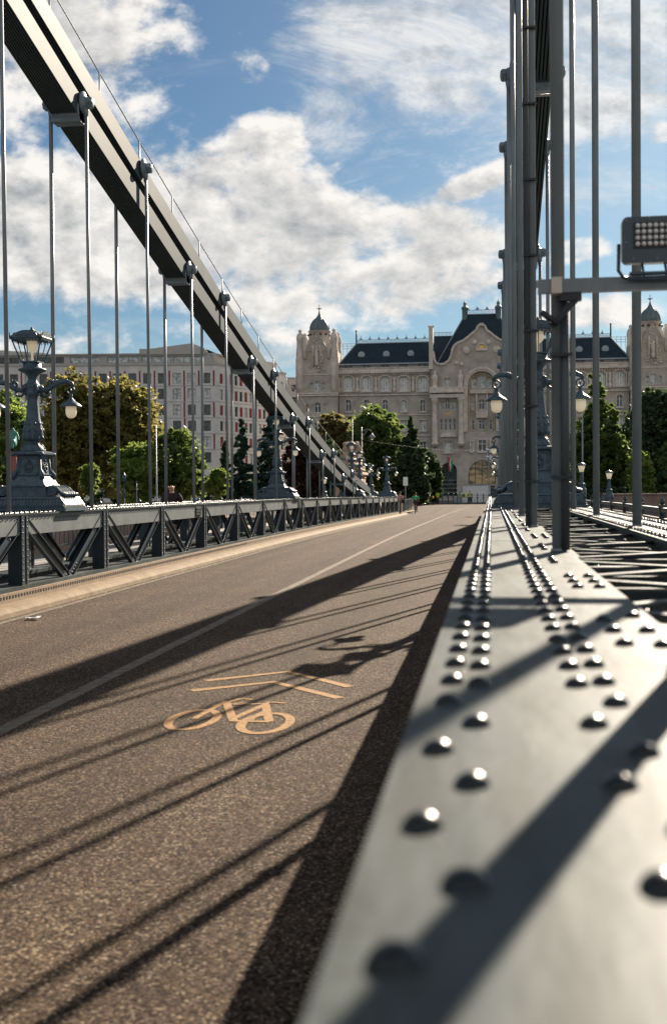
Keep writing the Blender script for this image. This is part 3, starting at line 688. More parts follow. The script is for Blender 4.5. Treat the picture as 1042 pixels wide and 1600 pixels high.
# ------------------------------------------------------------------ ornate bridge lamps
def lamp(x, y, zb, lab, first=None, scale=1.03):
    if first is not None:
        c = copy_tree(first); c.location = (x, y, zb); c['label'] = lab; c.scale = (scale,)*3; return c
    r = thing('bridge_lamp', lab, 'lamp post', (0, 0, 0), 'ornate bridge lamps'); m = M['lamp']
    pl = MB(); pl.taper((0,0), 0, .05, .74, .52, .74, .52); pl.taper((0,0), .05, .08, .70, .49, .72, .50); pl.taper((0,0), .08, .20, .70, .48, .62, .43); pl.taper((0,0), .20, .225, .64, .45, .62, .43)
    for k in range(24):
        xx = -.63+.055*k; pl.beam((xx, -.478, .095), (xx+.02*0, -.44, .185), .03, .015, (0,-1,.3)); 
    for k in range(16):
        yy = -.42+.056*k
        for q in (-1, 1): pl.beam((q*.705, yy, .095), (q*.635, yy, .185), .032, .015, (q, 0, .3))
    pl.taper((0,0), .225, .40, .33, .33, .32, .32); pl.taper((0,0), .40, .43, .345, .345, .31, .31)
    base = pl.build('plinth', m, r)
    for q in (-1, 1):           # fluted scroll feet
        sc = MB()
        for k in range(5):
            yy = -.20+.10*k
            sc.tube([(q*.33, yy, .37), (q*.42, yy, .385), (q*.50, yy, .33), (q*.56, yy, .275), (q*.62, yy, .265)], [.038, .034, .034, .04, .045], 8)
            sc.lathe((q*.63-.0, yy, .262), [(.001, -.042), (.030, -.03), (.043, 0), (.030, .03), (.001, .042)], 8, 'Y')
        for yy in (-.26, .26):
            sc.lathe((q*.42, yy-.02, .325), [(.078, 0), (.085, .01), (.085, .03), (.078, .04)], 16, 'Y'); sc.lathe((q*.42, yy-.03, .325), [(.03, 0), (.035, .06)], 10, 'Y')
            sc.tube([(q*.42, yy, .40), (q*.50, yy, .36), (q*.58, yy, .28), (q*.66, yy, .26)], .028, 8)
        sc.build('scroll_foot', m, r)
    pd = MB(); pd.taper((0,0), .43, .52, .30, .30, .26, .26); pd.taper((0,0), .52, .56, .26, .26, .235, .235); pd.taper((0,0), .56, .90, .225, .225, .185, .185)
    for sx_, sy_ in ((0,-1),(0,1),(-1,0),(1,0)):   # raised panel borders and wreath
        for z0, z1 in ((.585, .60), (.865, .88)):
            hw = .16
            if sx_ == 0: pd.box(-hw, hw, sy_*.232-.012, sy_*.232+.012, z0, z1) if z0 < .7 else pd.box(-hw+.02, hw-.02, sy_*.193-.012, sy_*.193+.012, z0, z1)
            else: pd.box(sx_*.232-.012, sx_*.232+.012, -hw, hw, z0, z1) if z0 < .7 else pd.box(sx_*.193-.012, sx_*.193+.012, -hw+.02, hw-.02, z0, z1)
        for h in (-1, 1):
            a = (h*.165, .585); b = (h*.135, .88)
            if sx_ == 0: pd.beam((a[0], sy_*.228, a[1]), (b[0], sy_*.19, b[1]), .018, .018)
            else: pd.beam((sx_*.228, a[0], a[1]), (sx_*.19, b[0], b[1]), .018, .018)
        for k in range(12):
            t = 2*pi*k/12; cx_, cz_ = .062*cos(t), .71+.07*sin(t)
            off = .208 - (cz_-.71)*.115
            p = (cx_, sy_*off, cz_) if sx_ == 0 else (sx_*off, cx_, cz_)
            pd.lathe(p, [(.001, -.022), (.018, -.01), (.018, .01), (.001, .022)], 6)
        p = (0, sy_*.195, .81) if sx_ == 0 else (sx_*.195, 0, .81); pd.lathe(p, [(.001, -.035), (.026, -.015), (.02, .01), (.03, .02), (.001, .035)], 8)
        p = (0, sy_*.21, .70) if sx_ == 0 else (sx_*.21, 0, .70); pd.lathe(p, [(.001, -.05), (.03, -.02), (.032, .02), (.001, .045)], 8)
    for sx_ in (-1, 1):
        for sy_ in (-1, 1):
            pd.tube([(sx_*.245, sy_*.245, .52), (sx_*.24, sy_*.24, .60), (sx_*.2, sy_*.2, .68), (sx_*.185, sy_*.185, .9)], [.04, .045, .02, .018], 6)
            pd.lathe((sx_*.25, sy_*.25, .925), [(.001, -.04), (.032, -.02), (.036, .01), (.001, .04)], 8)
    pd.taper((0,0), .90, .925, .20, .20, .25, .25); pd.taper((0,0), .925, .96, .26, .26, .26, .26); pd.taper((0,0), .96, .975, .25, .25, .21, .21)
    pd.build('pedestal', m, r)
    co = MB(); co.lathe((0,0,0), [(.205, .975), (.20, 1.0), (.175, 1.05), (.135, 1.09), (.11, 1.11), (.10, 1.13), (.125, 1.15), (.155, 1.19), (.168, 1.25), (.165, 1.32), (.145, 1.42), (.118, 1.52), (.10, 1.66), (.088, 1.80), (.082, 1.88), (.11, 1.90), (.12, 1.94), (.10, 1.97), (.115, 2.02), (.12, 2.07), (.09, 2.11), (.072, 2.15), (.075, 2.20), (.11, 2.25), (.17, 2.28), (.225, 2.305), (.23, 2.33), (.19, 2.345), (.15, 2.36), (.15, 2.42), (.13, 2.43)], 20)
    for k in range(10):      # acanthus relief on the vase and foot
        t = 2*pi*k/10
        for zz, rr_, hh in ((1.20, .158, .05), (1.32, .162, .045), (1.43, .142, .035)):
            tt = t + (.3 if hh < .05 else 0); co.lathe((rr_*cos(tt), rr_*sin(tt), zz), [(.001, -hh), (.022, -hh/3), (.018, hh/3), (.001, hh)], 5)
        co.tube([(.19*cos(t), .19*sin(t), 1.01), (.15*cos(t), .15*sin(t), 1.075), (.115*cos(t), .115*sin(t), 1.11)], .016, 5)
    for k in range(4):
        t = pi/4+pi/2*k
        co.tube([(.09*cos(t), .09*sin(t), 2.08), (.17*cos(t), .17*sin(t), 2.05), (.19*cos(t), .19*sin(t), 1.96), (.14*cos(t), .14*sin(t), 1.92), (.11*cos(t), .11*sin(t), 1.97)], .02, 6)
    co.build('column', m, r)
    for q in (-1, 1):
        ar = MB()
        ar.tube([(q*.06, 0, 2.02), (q*.18, 0, 1.985), (q*.28, 0, 2.0), (q*.38, 0, 2.07), (q*.48, 0, 2.115), (q*.58, 0, 2.12), (q*.67, 0, 2.085), (q*.71, 0, 2.03)], [.05, .045, .04, .05, .048, .04, .035, .02], 10)
        ar.tube([(q*.28, 0, 2.02), (q*.27, 0, 2.10), (q*.31, 0, 2.145), (q*.345, 0, 2.12), (q*.325, 0, 2.09)], [.02, .025, .022, .018, .012], 8)
        ar.tube([(q*.12, 0, 1.96), (q*.2, 0, 1.89), (q*.28, 0, 1.90), (q*.29, 0, 1.96), (q*.235, 0, 1.975)], [.02, .022, .022, .018, .012], 8)
        for k in range(5): ar.tube([(q*(.36+.06*k), 0, 2.13), (q*(.35+.06*k), 0, 2.165)], [.018, .004], 5)
        ar.tube([(q*.655+.062*cos(2*pi*k/16), 0, 1.97+.062*sin(2*pi*k/16)) for k in range(17)], .013, 6, False)
        ar.lathe((q*.655, 0, 1.97), [(.001, -.03), (.022, 0), (.001, .03)], 6)
        a = ar.build('arm', m, r)
        sh = MB(); sh.lathe((q*.655, 0, 0), [(.001, 1.915), (.02, 1.91), (.035, 1.88), (.02, 1.86), (.03, 1.84), (.05, 1.82), (.075, 1.79), (.10, 1.775), (.14, 1.75), (.172, 1.715), (.178, 1.70), (.165, 1.70), (.09, 1.73)], 18)
        sh.build('lamp_shade', m, a)
        gl = MB(); gl.lathe((q*.655, 0, 0), [(.082, 1.725), (.088, 1.66), (.088, 1.60), (.075, 1.55), (.045, 1.52), (.001, 1.512)], 16)
        gl.build('glass_globe', M['opal'], a)
    la = MB()
    la.taper((0,0), 2.43, 2.455, .15, .15, .15, .15); 
    for a_ in (-1, 1):
        for b_ in (-1, 1):
            la.beam((a_*.14, b_*.14, 2.45), (a_*.245, b_*.245, 2.80), .018, .018)
            la.tube([(a_*.262, b_*.262, 2.80), (a_*.275, b_*.275, 2.92)], [.02, .004], 6)
    for a_ in (-1, 1):
        la.beam((a_*.145, 0, 2.45), (a_*.25, 0, 2.80), .012, .012); la.beam((0, a_*.145, 2.45), (0, a_*.25, 2.80), .012, .012)
        # eaves with drops and arched crest
        for k in range(9):
            t = -.22+.055*k
            la.tube([(a_*.25, t, 2.80), (a_*.25, t, 2.755)], [.014, .004], 5); la.tube([(t, a_*.25, 2.80), (t, a_*.25, 2.755)], [.014, .004], 5)
        pts = [(.19*cos(pi*k/8), 2.86+.085*sin(pi*k/8)) for k in range(9)]
        la.prism(pts, (lambda u_, v_, d: (u_, d, v_)), a_*.262, a_*.240); la.prism(pts, (lambda u_, v_, d: (d, u_, v_)), a_*.262, a_*.240)
    la.taper((0,0), 2.80, 2.83, .265, .265, .275, .275); la.taper((0,0), 2.83, 2.865, .265, .265, .255, .255); la.taper((0,0), 2.865, 2.95, .235, .235, .10, .10)
    la.lathe((0,0,0), [(.05, 2.95), (.06, 2.965), (.03, 2.985), (.02, 3.0), (.025, 3.01), (.001, 3.03)], 10)
    la.build('lantern', m, r)
    gl = MB(); gl.lathe((0,0,0), [(.02, 2.44), (.02, 2.60), (.05, 2.62), (.085, 2.66), (.09, 2.72), (.085, 2.79)], 14); gl.build('lantern_globe', M['opal'], r)
    r.location = (x, y, zb); r.scale = (scale,)*3
    return r
lampA = lamp(-7.70, 18.5, 1.421, 'tall ornate lamp post nearest on the left girder, between the first hanger rods')
def yl(z, x): return (z+.136*x)/.981
for (x, z, lab) in ((-7.70, 41.0, 'ornate lamp post on the left girder half way along, under the sloping chain'),
                    (-7.70, 62.9, 'ornate lamp post on the left girder hidden partly by the foot of the chain'),
                    (-7.75, 84.5, 'small dark ornate lamp post at the far end of the left girder'),
                    (.76, 18.5, 'ornate lamp post standing behind the right hanger rods, on the near girder'),
                    (.76, 40.5, 'second ornate lamp post along the right girder, only its left arm lamp showing'),
                    (.76, 62.5, 'third ornate lamp post along the right girder, its globe beside the dark chain'),
                    (.76, 84.5, 'farthest ornate lamp post along the right girder')):
    y = yl(z, x); lamp(x, y, 1.421+dz(y), lab, lampA)
# lamps beside the lion, and small single lamps on the right bank
def lampG(px, pyb, D, lab, sc=1.0, drop=0):
    p = atD(px, pyb, D); o = lamp(p.x, p.y, p.z-drop, lab, lampA, sc)
    return o
lampG(562, 775, 75.6, 'ornate lamp post in front of the seated stone lion', 1.0, 0)
lampG(580, 775, 108, 'ornate lamp post just right of the stone lion pedestal', 1.0, .0)
mb = MB(); p = atD(562, 775, 75.6); mb.box(p.x-.9, p.x+.9, p.y-.7, p.y+.7, -9, p.z-.002); tag(mb.build('lamp_pier', M['stone2']), 'stone pier carrying the lamp post in front of the lion', 'pier')
mb = MB(); p = atD(580, 775, 108); mb.box(p.x-.9, p.x+.9, p.y-.7, p.y+.7, -1, p.z-.002); tag(mb.build('lamp_pier', M['stone2']), 'stone pier carrying the lamp post right of the lion', 'pier')
def small_lamp(px, pyt, pyb, D, lab):
    p = atD(px, pyb, D); t = atD(px, pyt, D); h = t.z-p.z; r = thing('parapet_lamp', lab, 'lamp post', p, 'small lamps on the right bank parapet')
    def P(mb, prof): mb.lathe((p.x, p.y, p.z), [(a*h, b*h) for a, b in prof], 12)
    a = MB(); P(a, [(.16,-.3),(.16,.08),(.13,.10),(.11,.22),(.14,.25),(.09,.28),(.05,.32),(.075,.38),(.06,.5),(.035,.62),(.05,.64),(.08,.66)]); a.build('column', M['lamp'], r)
    g = MB(); P(g, [(.07,.66),(.12,.88)]); g.build('lantern_glass', M['opal'], r)
    c = MB(); P(c, [(.15,.88),(.15,.91),(.08,.96),(.02,.98),(.001,1.0)]); c.build('lantern_cap', M['lamp'], r)
small_lamp(908, 722, 768, 62, 'small stone lamp with tapered lantern behind the second right hanger rods')
small_lamp(951, 734, 776, 62, 'small lamp with tapered lantern before the tall poplar, right of centre')
# ------------------------------------------------------------------ floodlight on its bar, cable conduit
root = thing('floodlight_bar', 'grey square tube clamped across the right hanger rods', 'bracket', (.34, 6.0, 2.82))
zb = atY(940, 441, 6.03).z
mb = MB(); mb.beam((.235, 6.03, zb), (1.32, 6.03, zb), .05, .068); mb.build('bar', M['rod2'] if 'rod2' in M else M['rod'], root)
mb = MB(); mb.box(.30, .352, 5.985, 6.075, zb-.04, zb+.04); mb.build('clamp_block', M['cream'], root)
mb = MB(); mb.box(.345, .45, 6.01, 6.06, zb-.075, zb-.036); mb.beam((.44, 6.03, zb-.05), (.30, 6.04, zb-.20), .03, .03); mb.tube([(.25,6.0,zb-.13),(.30,6.0,zb-.17),(.33,6.02,zb-.19)], .016, 8); mb.build('corner_bracket', M['dark'], root)
fl = thing('floodlight', 'dark LED floodlight with grid of lenses on the horizontal bar', 'floodlight', (.83, 5.97, zb+.10))
a0 = atY(964, 410, 5.95); a1 = atY(1060, 336, 5.95); x0, x1, z0, z1 = a0.x, a1.x, a0.z, a1.z
M['flood'] = mat('floodlight_housing', (.03,.045,.065), .35, .3, coat=.3)
M['lens'] = mat('led_lens', (.75,.70,.68), .2, 0, coat=.6)
def rrect(x0, x1, z0, z1, r, n=5):
    pts = []
    for cx_, cz_, a in ((x1-r, z1-r, 0), (x0+r, z1-r, pi/2), (x0+r, z0+r, pi), (x1-r, z0+r, 3*pi/2)):
        for k in range(n+1): t = a+pi/2*k/n; pts.append((cx_+r*cos(t), cz_+r*sin(t)))
    return pts
mb = MB(); mb.prism(rrect(x0, x1, z0, z1, .03), lambda a, b, d: (a, d, b), 5.93, 5.98)
for k in range(9): mb.box(x0+.03+k*.028, x0+.038+k*.028, 5.98, 6.03, z0+.02, z1-.02)
mb.build('housing', M['flood'], fl)
mb = MB(); gx0 = x0+.055; gz1 = z1-.04
mb.box(gx0, x1-.03, 5.922, 5.9295, z1-.155, z1-.03); fr = mb.build('lens_plate', M['dark'], fl)
lm_ = MB(); lm_.lathe((0,0,0), [(.001,-.012),(.009,-.009),(.013,0)], 10, 'Y'); lme = lm_.mesh('lens', M['lens'])
nx = int((x1-.045-gx0)/.0285)
for i in range(nx):
    for j in range(4): inst('lens', lme, fl, (gx0+.02+.0285*i, 5.921, z1-.047-.0295*j))
mb = MB()
for sx_, sz_ in ((x0+.02, z1-.02), (x0+.02, z0+.10), (x0+.055, z0+.02), (x0+.17, z0+.02), (x1-.03, z0+.02), (x0+.13, z1-.012)): mb.lathe((sx_, 5.93, sz_), [(.001,-.006),(.006,-.004),(.007,0)], 8, 'Y')
mb.build('screw', M['rod'], fl)
mb = MB(); mb.tube([(x0-.012, 5.955, z0+.10), (x0-.014, 5.955, z0-.03), (x0+.01, 5.96, z0-.062), (x0+.05, 5.97, z0-.072), (x1-.05, 5.97, z0-.072), (x1+.01, 5.96, z0-.03), (x1+.012, 5.955, z0+.1)], .009, 8)
for xx in (x0+.10, x0+.21, x0+.245): mb.tube([(xx, 5.965, z0), (xx+.01, 5.965, z0-.06)], .007, 6)
mb.box(x0+.04, x1-.04, 5.95, 6.0, zb+.034, zb+.046); mb.build('bracket', M['flood'], fl)
for y, x, z1_, lab in ((9.61, .295, 9.0, 'dark cable conduit strapped to the second right hanger rod'), (5.94, .372, zb-.05, 'dark conduit strapped to the nearest full hanger rod below the bar')):
    r = thing('cable_conduit', lab, 'conduit', (x, y-.03, 1.43))
    mb = MB(); mb.tube([(x, y-.035, 1.43), (x, y-.035, z1_)], .019 if y > 7 else .021, 10); mb.build('pipe', M['conduit'], r)
    q = 1.8
    while q < z1_:
        mb = MB(); mb.beam((min(x, .33)-.03, y-.04, q), (max(x, .35)+.035, y-.04, q), .065, .016); mb.build('strap', M['dark'], r); q += .62
for o_ in (root, fl): o_.location.y -= .18; o_.location.z -= .045
# ------------------------------------------------------------------ generic facade
def frame(o, ux, uy, outx, outy):     # F(u,v,d): metres along, up, outward
    return lambda u, v, d: (o[0]+ux*u+outx*d, o[1]+uy*u+outy*d, v)
def wall_skin(mb, F, u0, u1, v0, v1, ops, dep=.35, flip=False):
    us = sorted({u0, u1, *[o[0] for o in ops], *[o[1] for o in ops]}); vs_ = sorted({v0, v1, *[o[2] for o in ops], *[o[3] for o in ops]})
    us = [u for u in us if u0-1e-6 <= u <= u1+1e-6]; vs_ = [v for v in vs_ if v0-1e-6 <= v <= v1+1e-6]
    for i in range(len(us)-1):
        for j in range(len(vs_)-1):
            cu = (us[i]+us[i+1])/2; cv = (vs_[j]+vs_[j+1])/2
            if any(o[0] < cu < o[1] and o[2] < cv < o[3] for o in ops): continue
            mb.add([F(us[i],vs_[j],0),F(us[i+1],vs_[j],0),F(us[i+1],vs_[j+1],0),F(us[i],vs_[j+1],0)], [(0,1,2,3)])
    for o in ops:
        a, b, c, d = o[:4]; arch = len(o) > 4 and o[4]
        mb.add([F(a,c,0),F(b,c,0),F(b,c,-dep),F(a,c,-dep)], [(0,1,2,3)])
        ra = (b-a)/2; sp_ = d-ra if arch else d
        if arch and sp_ < c: sp_ = c+.01; 
        mb.add([F(a,c,0),F(a,c,-dep),F(a,sp_,-dep),F(a,sp_,0)], [(0,1,2,3)]); mb.add([F(b,c,0),F(b,sp_,0),F(b,sp_,-dep),F(b,c,-dep)], [(0,1,2,3)])
        if arch:
            pts = [((a+b)/2+ra*cos(pi*k/12), sp_+(d-sp_)*sin(pi*k/12)) for k in range(13)]
            for k in range(12):
                (x0_, y0_), (x1_, y1_) = pts[k], pts[k+1]
                mb.add([F(x0_,y0_,0),F(x0_,d,0),F(x1_,d,0),F(x1_,y1_,0)], [(0,1,2,3)])
                mb.add([F(x0_,y0_,0),F(x1_,y1_,0),F(x1_,y1_,-dep),F(x0_,y0_,-dep)], [(0,1,2,3)])
        else: mb.add([F(a,d,0),F(a,d,-dep),F(b,d,-dep),F(b,d,0)], [(0,1,2,3)])
def fbox(mb, F, u0, u1, v0, v1, d0, d1):
    mb.add([F(u0,v0,d1),F(u1,v0,d1),F(u1,v1,d1),F(u0,v1,d1),F(u0,v0,d0),F(u1,v0,d0),F(u1,v1,d0),F(u0,v1,d0)], [(0,1,2,3),(7,6,5,4),(0,4,5,1),(1,5,6,2),(2,6,7,3),(3,7,4,0)])
def window(parent, F, op, dep=.35, fm='wframe', gm='glass', nu=2, nv=2, fw=.10):
    a, b, c, d = op[:4]; arch = len(op) > 4 and op[4]
    f = MB(); q = -dep+.06
    fbox(f, F, a, a+fw, c, d, q-.05, q); fbox(f, F, b-fw, b, c, d, q-.05, q); fbox(f, F, a+fw, b-fw, c, c+fw, q-.05, q)
    if not arch: fbox(f, F, a+fw, b-fw, d-fw, d, q-.05, q)
    for k in range(1, nu): u = a+(b-a)*k/nu; fbox(f, F, u-fw*.55, u+fw*.55, c+fw, d-(0 if arch else fw), q-.045, q-.003)
    if nv > 1: v = c+(d-c)*.66; fbox(f, F, a+fw, b-fw, v-fw*.45, v+fw*.45, q-.04, q-.006)
    if nv > 2: v = c+(d-c)*.33; fbox(f, F, a+fw, b-fw, v-fw*.45, v+fw*.45, q-.04, q-.006)
    w = f.build('window', M[fm], parent)
    p = MB(); p.add([F(a,c,-dep+.02),F(b,c,-dep+.02),F(b,d,-dep+.02),F(a,d,-dep+.02)], [(0,1,2,3)]); p.build('pane', M[gm], w)
    return w

# ------------------------------------------------------------------ the palace
PY = 200.0; AX = -1.62
pal = thing('palace', 'long grey stone Art Nouveau palace with dark blue roofs closing the view', 'palace', (AX, PY, -.4))
def PZ(px, py): p = atY(px, py, PY); return (p.x-AX, p.z)
F0 = frame((AX, PY), 1, 0, 0, -1)
uL0 = PZ(530, 600)[0]; uL1 = PZ(674, 600)[0]     # left wing limits (negative)
vCor = PZ(600, 583)[1]; vBase = -.45
def H(py, px=600): return PZ(px, py)[1]
def U(px, py=620): return PZ(px, py)[0]
RW = random.Random(5)
wing_ops = []
rows = [(611, 589, 7.6, False, 'pair'), (643, 624.5, 4.6, True, 'arch'), (673, 656, 5.0, False, 'rect'), (706, 690, 5.0, False, 'rect'), (742, 722, 5.5, False, 'rect'), (775, 756, 5.0, True, 'rect')]
for xc in (544, 572.6, 601.5, 630.8, 660):
    for (yb, yt, hw, arch, kind) in rows:
        wing_ops.append((U(xc-hw), U(xc+hw), H(yb, xc), H(yt, xc), arch, kind))
def mirror_ops(ops): return [(-o[1], -o[0], *o[2:]) for o in ops]
for sg in (-1, 1):
    ops = wing_ops if sg < 0 else mirror_ops(wing_ops)
    a, b = (uL0, uL1) if sg < 0 else (-uL1, -uL0)
    mb = MB(); wall_skin(mb, F0, a, b, vBase, vCor, ops, .4)
    mb.build('wing_wall', M['stone'], pal)
    for o in ops:
        if o[5] == 'pair': window(pal, F0, o, .4, 'wframe', 'glass2', 4, 1, .16)
        elif o[5] == 'arch': window(pal, F0, o, .4, 'wframe', RW.choice(['glass', 'glass2', 'glass']), 2, 2, .10)
        else: window(pal, F0, o, .4, 'wframe', RW.choice(['glass', 'glass2', 'glass2']), 2, 2, .10)
    tr = MB()
    # cornices, string courses, pilasters, hood moulds, consoles
    fbox(tr, F0, a, b, vCor, vCor+.35, -.3, .55); fbox(tr, F0, a, b, vCor+.35, vCor+.85, -.3, .30); fbox(tr, F0, a, b, vCor+.85, vCor+1.0, -.3, .42)
    n = int((b-a)/.42)
    for k in range(n): u = a+(b-a)*(k+.5)/n; fbox(tr, F0, u-.11, u+.11, vCor-.32, vCor-.004, 0, .34)
    for yy in (617, 648.5, 681, 714, 748): v = H(yy); fbox(tr, F0, a, b, v-.10, v+.10, 0, .14 if yy != 617 else .25)
    for o in ops:
        if o[5] == 'pair':
            c = (o[0]+o[1])/2; r_ = (o[1]-o[0])/2+.22
            fbox(tr, F0, o[0]-.2, o[1]+.2, o[2]-.25, o[2]-.02, 0, .32)
            pts = [(c+r_*cos(pi*k/10), o[3]-.35+.75*sin(pi*k/10)) for k in range(11)] + [(c-(r_-.22)*cos(pi*k/10), o[3]-.35+.52*sin(pi*k/10)) for k in range(11)]
            for k in range(10): tr.prism([pts[k], pts[k+1], pts[20-k], pts[21-k]], F0, 0, .22)
            for q in (-1, 1): fbox(tr, F0, c+q*r_-.12, c+q*r_+.12, o[2]-.3, o[3]-.2, 0, .2)
        elif o[5] == 'arch':
            fbox(tr, F0, o[0]-.15, o[1]+.15, o[2]-.22, o[2], 0, .25)
            c = (o[0]+o[1])/2; r_ = (o[1]-o[0])/2; sp_ = o[3]-r_
            for k in range(8):
                t0, t1 = pi*k/8, pi*(k+1)/8
                tr.prism([(c+(r_+.02)*cos(t0), sp_+(r_+.02)*sin(t0)), (c+(r_+.2)*cos(t0), sp_+(r_+.2)*sin(t0)), (c+(r_+.2)*cos(t1), sp_+(r_+.2)*sin(t1)), (c+(r_+.02)*cos(t1), sp_+(r_+.02)*sin(t1))], F0, 0, .1)
        else:
            fbox(tr, F0, o[0]-.12, o[1]+.12, o[2]-.18, o[2], 0, .2); fbox(tr, F0, o[0]-.15, o[1]+.15, o[3], o[3]+.16, 0, .18)
    # carved niches between upper windows
    cs = sorted((o[0]+o[1])/2 for o in ops if o[5] == 'pair')
    for c in [(p+q)/2 for p, q in zip(cs, cs[1:])]+[cs[0]-1.65, cs[-1]+1.65]:
        tr.lathe((AX+c, PY-.1, H(607)), [(.1,-.9),(.38,-.5),(.42,-.2),(.30,.1),(.2,.35),(.28,.9),(.22,1.4),(.30,1.8),(.1,2.0)], 8)
    # rustication courses at the base
    for k in range(6): fbox(tr, F0, a, b, .2+.62*k, .24+.62*k, 0, .05)
    tr.build('wing_trim', M['stone2'], pal)
    # attic strip with small windows
    at = MB(); Fa = frame((AX, PY+.9), 1, 0, 0, -1)
    v0 = vCor+.35; v1 = H(568)
    aops = []
    for c in cs:
        for q in (-.75, .05): aops.append((c+q, c+q+.62, v0+.65, v1-.12))
    wall_skin(at, Fa, a, b, v0, v1, aops, .25); at.build('attic_wall', M['hotelband'], pal)
    for o in aops: window(pal, Fa, o, .25, 'dframe', 'glass', 1, 1, .05)
    # roof
    vr = H(532); dep = 5.0
    hipa = U(548, 532) - uL0 if True else 0
    rf = MB()
    if sg < 0: e0, e1, t0_, t1_ = a-.2, b+.1, U(553, 532), b+.1
    else: e0, e1, t0_, t1_ = a-.1, b+.2, a-.1, -U(553, 532)
    vs = [F0(e0,v1,-.4), F0(e1,v1,-.4), F0(t1_,vr,-3.6), F0(t0_,vr,-3.6), F0(e0,v1,-14), F0(e1,v1,-14), F0(t1_,vr,-11), F0(t0_,vr,-11)]
    rf.add(vs, [(0,1,2,3),(3,2,6,7),(7,6,5,4),(0,3,7,4),(1,5,6,2)])
    roof = rf.build('roof', M['slate'], pal)
    gt = MB(); fbox(gt, F0, e0, e1, v1-.1, v1+.12, -.6, -.30); hp = (t0_, e0) if sg < 0 else (t1_, e1)
    gt.beam(F0(hp[1],v1,-.36), F0(hp[0],vr,-3.56), .14, .14); fbox(gt, F0, t0_, t1_, vr-.05, vr+.12, -3.75, -3.45)
    # iron cresting
    u = t0_; k = 0
    while u < t1_:
        fbox(gt, F0, u-.04, u+.04, vr+.12, vr+.62, -3.62, -3.56); u += .24; k += 1
    u = t0_+.8
    while u < t1_:
        gt.prism([(u-.32,vr+.68),(u+.32,vr+.68),(u,vr+1.15)], F0, -3.62, -3.56); fbox(gt, F0, u-.04, u+.04, vr+1.1, vr+1.45, -3.62, -3.56); u += 1.63
    fbox(gt, F0, t0_, t1_, vr+.60, vr+.68, -3.63, -3.55); fbox(gt, F0, t0_, t1_, vr+.34, vr+.39, -3.63, -3.55)
    gt.build('crest', M['zinc'], roof)
    sp1 = MB(); uu_ = t0_ if sg < 0 else t1_; sp1.tube([F0(uu_,vr,-3.6), F0(uu_,vr+2.2,-3.6)], .13, 6); sp1.lathe(F0(uu_,vr+2.3,-3.6), [(.001,-.2),(.2,0),(.001,.25)], 6); sp1.build('roof_spike', M['slate'], roof)
    ends = (uL0-1.2, t0_) if sg < 0 else (t1_, -uL0+1.2)
    lk = MB()
    for h_ in (0, .45, .9): fbox(lk, F0, ends[0], ends[1], vr-.2+h_, vr-.12+h_, -9.05, -9.0)
    for k in range(6): u = ends[0]+(ends[1]-ends[0])*k/5; fbox(lk, F0, u-.04, u+.04, vr-1.5, vr+.78, -9.06, -8.99)
    lk.build('roof_railing', M['zinc'], roof)
    for px in (563, 602, 640.5):        # round dormers
        c = U(px, 551) if sg < 0 else -U(px, 551); v = H(552)
        dm = MB(); dd = -1.9
        dm.lathe(F0(c, v, dd), [(.36, 0), (.62, 0), (.62, -.35), (.36, -.35)], 16, 'Y'); dm.lathe(F0(c, v, dd), [(.62,-.3),(.6,1.4)], 12, 'Y')
        fbox(dm, F0, c-.75, c+.75, v-.72, v-.48, dd-.2, dd+.4)
        d = dm.build('dormer', M['zinc'], roof); g = MB(); g.lathe(F0(c, v, dd+.02), [(.001,0),(.37,.01)], 12, 'Y'); g.build('pane', M['glass'], d)
# central pavilion
FP = frame((AX, PY-1.2), 1, 0, 0, -1)
hw = -U(674)
half_ops = []
def hp(px0, px1, yb, yt, arch=False, g='glass', nu=2, nv=2):
    half_ops.append((U(px0), U(px1), H(yb, px0), H(yt, px0), arch, g, nu, nv))
hp(694, 704, 606, 592, False, 'glass2')
hp(687, 694, 641.5, 628, False, 'glass2', 1, 1); hp(695, 703, 640.5, 625, True, 'glass', 2, 2); hp(704, 711.5, 641.5, 628, False, 'glass2', 1, 1)
for q in (687.5, 694.3, 701, 707.8): hp(q, q+3.9, 672.5, 656, False, 'glass', 1, 2)
hp(693, 706, 707, 690, False, 'glass2', 3, 2)
hp(688, 713, 776, 723, True, 'glass', 4, 3)
ops = []
for o in half_ops: ops.append(o); ops.append((-o[1], -o[0], *o[2:]))
xc = 754.5
def cen(px0, px1, yb, yt, arch=False, g='glass', nu=2, nv=2):
    w = (U(px1)-U(px0))/2; cc = (U(px0)+U(px1))/2 - U(xc)
    ops.append((cc-w, cc+w, H(yb, 754), H(yt, 754), arch, g, nu, nv))
cen(733.5, 775.5, 756.5, 719, True, 'reflection_glass', 4, 2)
ops.append((U(735)-U(xc)-.0, -(U(735)-U(xc)), -.3, H(759, 754), False, 'glass', 6, 2))
